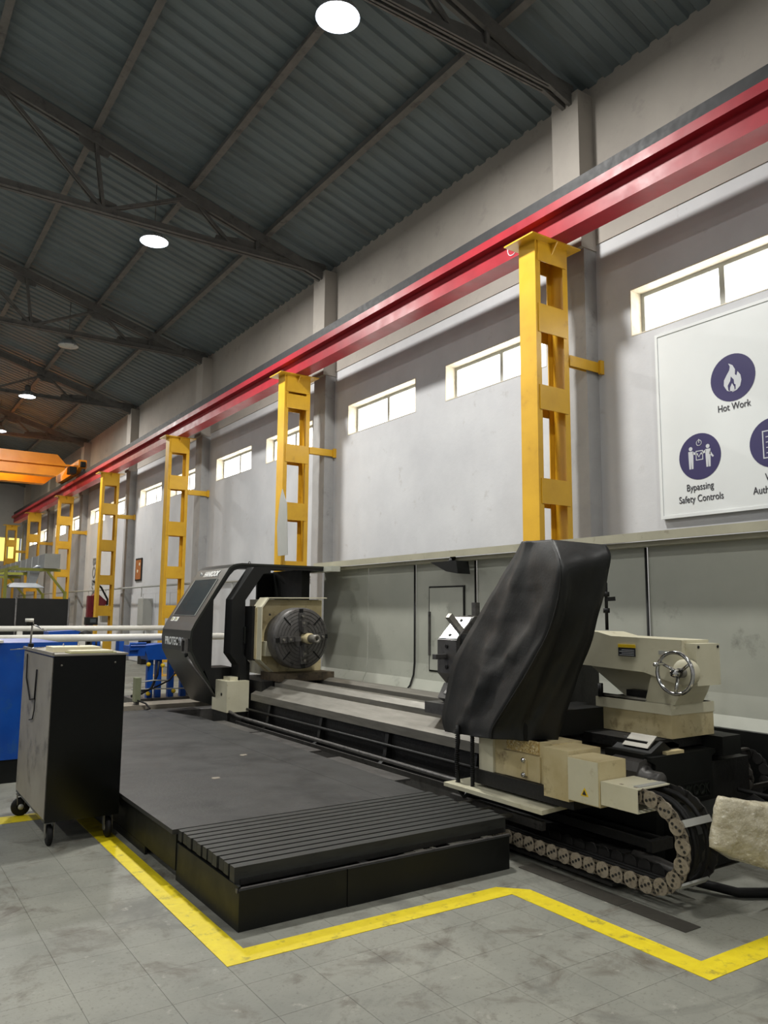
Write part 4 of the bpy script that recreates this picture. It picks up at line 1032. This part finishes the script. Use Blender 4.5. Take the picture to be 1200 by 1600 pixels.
# ================================================================== LEFT BACKGROUND
bb = thing('blue_steel_bin', 'large blue steel bin with dark plinth left behind the tool cabinet', 'bin', (.9, 8.2, 0))
MB().box(.3, 1.56, 7.6, 8.7, .2, 1.20).build('body', M['blue'], bb, .01)
MB().box(.32, 1.54, 7.62, 8.68, 0, .2).build('plinth', M['black'], bb)
MB().box(.28, 1.1, 7.58, 8.7, 1.2, 1.222).build('rim', M['white'], bb, .004)
def railing(label, y, x0, x1, z, r, posts, tone):
    t = thing('pipe_railing', label, 'railing', ((x0 + x1) / 2, y, 0), 'white pipe railings')
    MB().tube([(x0, y, z), (x1, y, z)], r, 14).build('rail_pipe', tone, t)
    for x in posts:
        MB().box(x - .045, x + .045, y - .03, y + .03, 0, z - r * .6).build('post', tone, t)
        MB().box(x - .12, x + .12, y - .09, y + .09, 0, .012).build('post_foot', tone, t)
railing('nearer of two white pipe railings crossing behind the tool cabinet', 11.6, 1.0, 5.6, 1.095, .052, (2.68, 5.4), M['white'])
railing('farther of two white pipe railings, in front of the dark screen', 15, 1.4, 5.6, 1.15, .048, (2.42, 5.5), M['white'])
# curtain / dark screen
dsn = thing('dark_screen', 'dark grey welding screen far left behind the pipe railings', 'screen', (2.8, 17, 0))
for x0, x1 in ((1.3, 2.0), (2.03, 2.63), (2.66, 3.62)): MB().box(x0, x1, 17, 17.03, .3, 1.7).build('screen_panel', M['hood_in'], dsn)
for x in (1.3, 2.015, 2.645, 3.635): MB().cyl((x, 16.99, 0), (x, 16.99, 1.72), .02, n=8).build('screen_post', M['darksteel'], dsn)
# extraction duct
du = thing('extraction_duct', 'square galvanised duct running away at the far left', 'duct', (4.6, 27, 2.65))
for i in range(9):
    y = 24 + i * 1.0; MB().box(4.42, 4.82, y + .01, y + .99, 2.66, 3.06).build('duct_section', M['duct'], du, .004)
    MB().box(4.41, 4.83, y - .01, y + .01, 2.65, 3.07).build('duct_flange', M['elec'], du)
sp_ = thing('duct_support', 'olive green bracket frame carrying the galvanised duct', 'bracket', (4.8, 25, 0))
f = MB()
for y in (24.2, 27.5, 30.8):
    f.box(3.5, 4.9, y, y + .08, 2.57, 2.65)
    f.bar((5.05, y + .04, 1.95), (4.55, y + .04, 2.57), .06, .06, (0, 1, 0)); f.box(5.02, 5.1, y, y + .08, 0, 2.0)
f.box(3.5, 3.58, 23, 31, 2.57, 2.65)
f.build('frame', M['green'], sp_)
MB().box(3.42, 3.5, 24.2, 24.28, 0, 2.57).build('post', M['green'], sp_)
MB().box(3.42, 3.5, 30.8, 30.88, 0, 2.57).build('post', M['green'], sp_)
eh = thing('extraction_hood', 'flat pyramid extraction hood hanging under the duct', 'extractor hood', (4.0, 24.5, 2.1))
hb = MB()
A = [hb.bm.verts.new(p) for p in ((3.5, 24.3, 2.1), (4.52, 24.3, 2.1), (4.52, 25.2, 2.1), (3.5, 25.2, 2.1))]
B2 = [hb.bm.verts.new(p) for p in ((3.7, 24.5, 2.23), (4.32, 24.5, 2.23), (4.32, 25.0, 2.23), (3.7, 25.0, 2.23))]
for i in range(4): hb.bm.faces.new((A[i], A[(i + 1) % 4], B2[(i + 1) % 4], B2[i]))
hb.bm.faces.new(B2); hb.bm.faces.new(A[::-1])
hb.build('hood_skirt', M['duct'], eh)
MB().prism([(4.12, 2.23), (4.32, 2.23), (4.42, 2.655), (4.14, 2.655)], 'y', 24.55, 24.95).build('hood_neck', M['duct'], eh)
MB().tube([(4.2, 24.75, 2.6), (4.35, 24.75, 2.72), (4.5, 24.75, 2.7)], .05, 8).build('duct_spigot', M['duct'], eh)

# blue hydraulic stand
bs = thing('blue_hydraulic_stand', 'blue hydraulic stand with hoses and yellow fittings beside the black hood', 'machine', (3.7, 11.1, 0))
MB().box(3.25, 4.25, 10.95, 11.5, 0, .28).build('base', M['darksteel'], bs)
MB().prism([(3.45, .80), (4.1, .80), (4.1, 1.02), (3.62, 1.02), (3.40, 1.0), (3.40, .93)], 'y', 11.0, 11.35).build('head', M['blue'], bs, .01)
for x in (3.5, 3.62, 3.80, 3.98, 4.3):
    MB().box(x - .04, x + .04, 11.05, 11.13, .28, .82).build('post', M['blue'], bs, .005)
for x, z in ((3.46, .74), (3.66, .72), (3.9, .70), (3.83, .36), (3.47, .34), (4.3, .42)): MB().lathe((x, 11.0, z), [(0, 0), (.028, 0), (.03, .03), (.02, .05)], 10, 'y').build('yellow_fitting', M['warn'], bs)
MB().tube([(3.30, 10.98, .95), (3.18, 10.98, .95), (3.18, 10.98, 1.03), (3.40, 10.98, 1.03)], .018, 8).build('hand_rail', M['blue'], bs)
MB().tube([(4.0, 10.98, .78), (4.0, 10.98, 1.06), (4.12, 10.98, 1.06)], .015, 8).build('hand_rail', M['blue'], bs)
MB().box(3.18, 3.4, 11.0, 11.3, .86, 1.0).build('motor', M['blue'], bs, .02)
MB().tube([(3.58, 10.95, .78), (3.56, 10.93, .6), (3.48, 10.92, .42), (3.3, 10.9, .34), (3.2, 10.9, .33)], .018, 8).build('hose', M['rubber'], bs)
MB().tube([(4.0, 10.95, .68), (3.85, 10.92, .66), (3.72, 10.9, .52), (3.5, 10.9, .42), (3.25, 10.9, .38)], .012, 8).build('hose', M['rubber'], bs)
MB().tube([(3.2, 10.9, .50), (3.5, 10.9, .53), (3.7, 10.9, .52)], .01, 6).build('hose', M['elec'], bs)
MB().tube([(3.2, 10.9, .42), (3.6, 10.9, .41), (4.05, 10.9, .4)], .01, 6).build('hose', M['elec'], bs)
MB().box(4.08, 4.2, 11.0, 11.25, .28, .82).build('brown_post', M['grime'], bs)
jb = tag(MB().box(3.08, 3.15, 10.3, 10.42, .32, .62).build('junction_box', M['oliveg'], None, .006), 'small olive junction box right of the tool cabinet top', 'box')
MB().box(3.09, 3.14, 10.32, 10.40, .276, .32).build('box_post', M['darksteel'], jb)
pl = tag(MB().box(2.3, 4.9, 9.95, 10.25, 0, .22).build('duckboard', M['darksteel']), 'dark low duct cover across the floor behind the platform', 'floor cover')
tag(MB().box(2.7, 5.0, 10.27, 10.68, .0, .275).build('timber_step', M['wood']), 'long pale brown timber step across the floor behind the platform', 'step')
tag(MB().tube([(3.1, 10.28, .34), (3.2, 10.24, .3), (3.22, 10.12, .25), (3.1, 10.0, .235), (2.9, 9.97, .24), (2.75, 10.0, .235)], .012, 6).build('cable', M['rubber']), 'black cable coiling on the floor cover behind the cabinet', 'cable')

# blue pump beyond
bp = thing('blue_pump_unit', 'blue pump unit with curved casing between the two railings', 'machine', (3.0, 13.4, 0))
MB().prism([(2.55, 1.02), (2.55, 1.14), (2.95, 1.16), (3.35, 1.06), (3.35, .9), (2.6, .9)], 'y', 13.2, 13.6).build('casing', M['blue'], bp, .02)
MB().lathe((3.1, 13.15, 1.04), [(0, 0), (.11, 0), (.12, .02), (.12, .1)], 20, 'y').build('pulley_cover', M['black'], bp)
MB().box(2.6, 3.3, 13.2, 13.6, 0, .9).build('pump_stand', M['darksteel'], bp)
MB().box(3.7, 3.78, 13.4, 13.6, 0, 1.08).build('side_post', M['blue'], bp)
for i in range(5): MB().cyl((3.02 + i * .08, 13.12, .86), (3.02 + i * .08, 13.12, 1.0), .016, n=8).build('coil', M['white'] if i > 3 else M['black'], bp)
# black digital box and telephone on the far rail
dv = thing('digital_display', 'small black display box standing above the far railing', 'display', (3.35, 16.6, 1.1))
MB().box(3.98, 4.22, 16.95, 17.1, 1.17, 1.33).build('case', M['black'], dv, .01)
MB().box(4.06, 4.18, 16.94, 16.95, 1.22, 1.30).build('display_screen', M['glass'], dv)
MB().box(4.06, 4.14, 17.0, 17.06, 0, 1.17).build('display_stand', M['darksteel'], dv)

# electrical cabinet and notices
ec = thing('electrical_cabinet', 'grey wall mounted electrical cabinet beside the fourth yellow column', 'electrical box', (6.4, 22.3, 1.05))
MB().box(6.62, 6.865, 21.75, 22.3, 1.05, 1.8).build('cabinet_body', M['elec'], ec, .01)
MB().box(6.61, 6.62, 21.78, 22.27, 1.08, 1.77).build('door', M['elec'], ec)
MB().box(6.62, 6.86, 21.75, 22.1, .0, .75).build('lower_cabinet', M['hood_in'], ec)
MB().cyl((6.7, 21.9, .75), (6.7, 21.9, 1.05), .03, n=8).build('conduit', M['elec'], ec)
ns = thing('notice_board', 'framed orange brown notice on the far wall', 'notice', (6.88, 23.3, 2.35))
MB().box(6.868, 6.898, 22.95, 23.55, 2.33, 3.0).build('notice_frame', M['grime'], ns)
MB().box(6.862, 6.868, 23.0, 23.5, 2.38, 2.95).build('notice_print', M['sign_o'], ns)
for i, y in enumerate((23.12, 23.3)): MB().cyl((6.858, y, 2.82 - .2 * i), (6.862, y, 2.82 - .2 * i), .05, n=14).build('notice_symbol', M['paper'], ns)
nr = thing('small_notice', 'small red and white notice low on the far wall', 'notice', (6.88, 22.3, 1.48))
MB().box(6.855, 6.868, 20.75, 21.0, 1.5, 1.72).build('notice_plate', M['white'], nr)
for z in (1.52, 1.6, 1.67): MB().box(6.85, 6.855, 20.77, 20.98, z, z + .03).build('notice_line', M['sign_r'], nr)
tag(text('wall_lettering', 'BOSAS', .55, (6.885, 28.6, 2.5), (0, 0, -1), (0, -1, 0), M['duct'], None, xs=1.0, depth=.002), 'vertical grey blue lettering painted on the far wall between columns', 'lettering')
cw = thing('wall_conduit', 'thin grey conduit pipe running along the far wall above the panels', 'pipe', (6.85, 20, 2.1))
MB().tube([(6.85, 12.4, 2.12), (6.85, 17.6, 2.12)], .025, 8).build('conduit_pipe', M['elec'], cw)
MB().tube([(6.6, 17.6, 2.12), (6.6, 42, 2.12)], .025, 8).build('conduit_pipe', M['elec'], cw)
for y in (14.2, 16.2, 20.4, 22, 25.8, 28): MB().cyl((6.86 if y < 17.6 else 6.62, y, 1.85), (6.86 if y < 17.6 else 6.62, y, 2.12), .012, n=6).build('conduit_drop', M['elec'], cw)
wr = thing('welding_machine', 'dark red jib post with grey hose reel behind the fourth yellow column', 'machine', (6.15, 24.6, 0))
MB().box(5.88, 6.1, 24.9, 25.1, 0, 1.9).build('post', M['darkred'], wr)
MB().prism([(6.0, 1.9), (6.1, 2.0), (6.45, 1.7), (6.2, 1.45), (6.0, 1.4)], 'y', 24.8, 25.1).build('jib', M['darkred'], wr)
MB().prism([(6.2, 1.5), (6.45, 1.65), (6.55, 1.3), (6.5, 1.1), (6.25, 1.1)], 'y', 24.6, 24.8).build('reel', M['elec'], wr)
MB().tube([(5.95, 24.7, 2.35), (6.2, 24.7, 2.15), (6.4, 24.7, 1.8), (6.4, 24.7, 1.6)], .03, 8).build('hose', M['rubber'], wr)
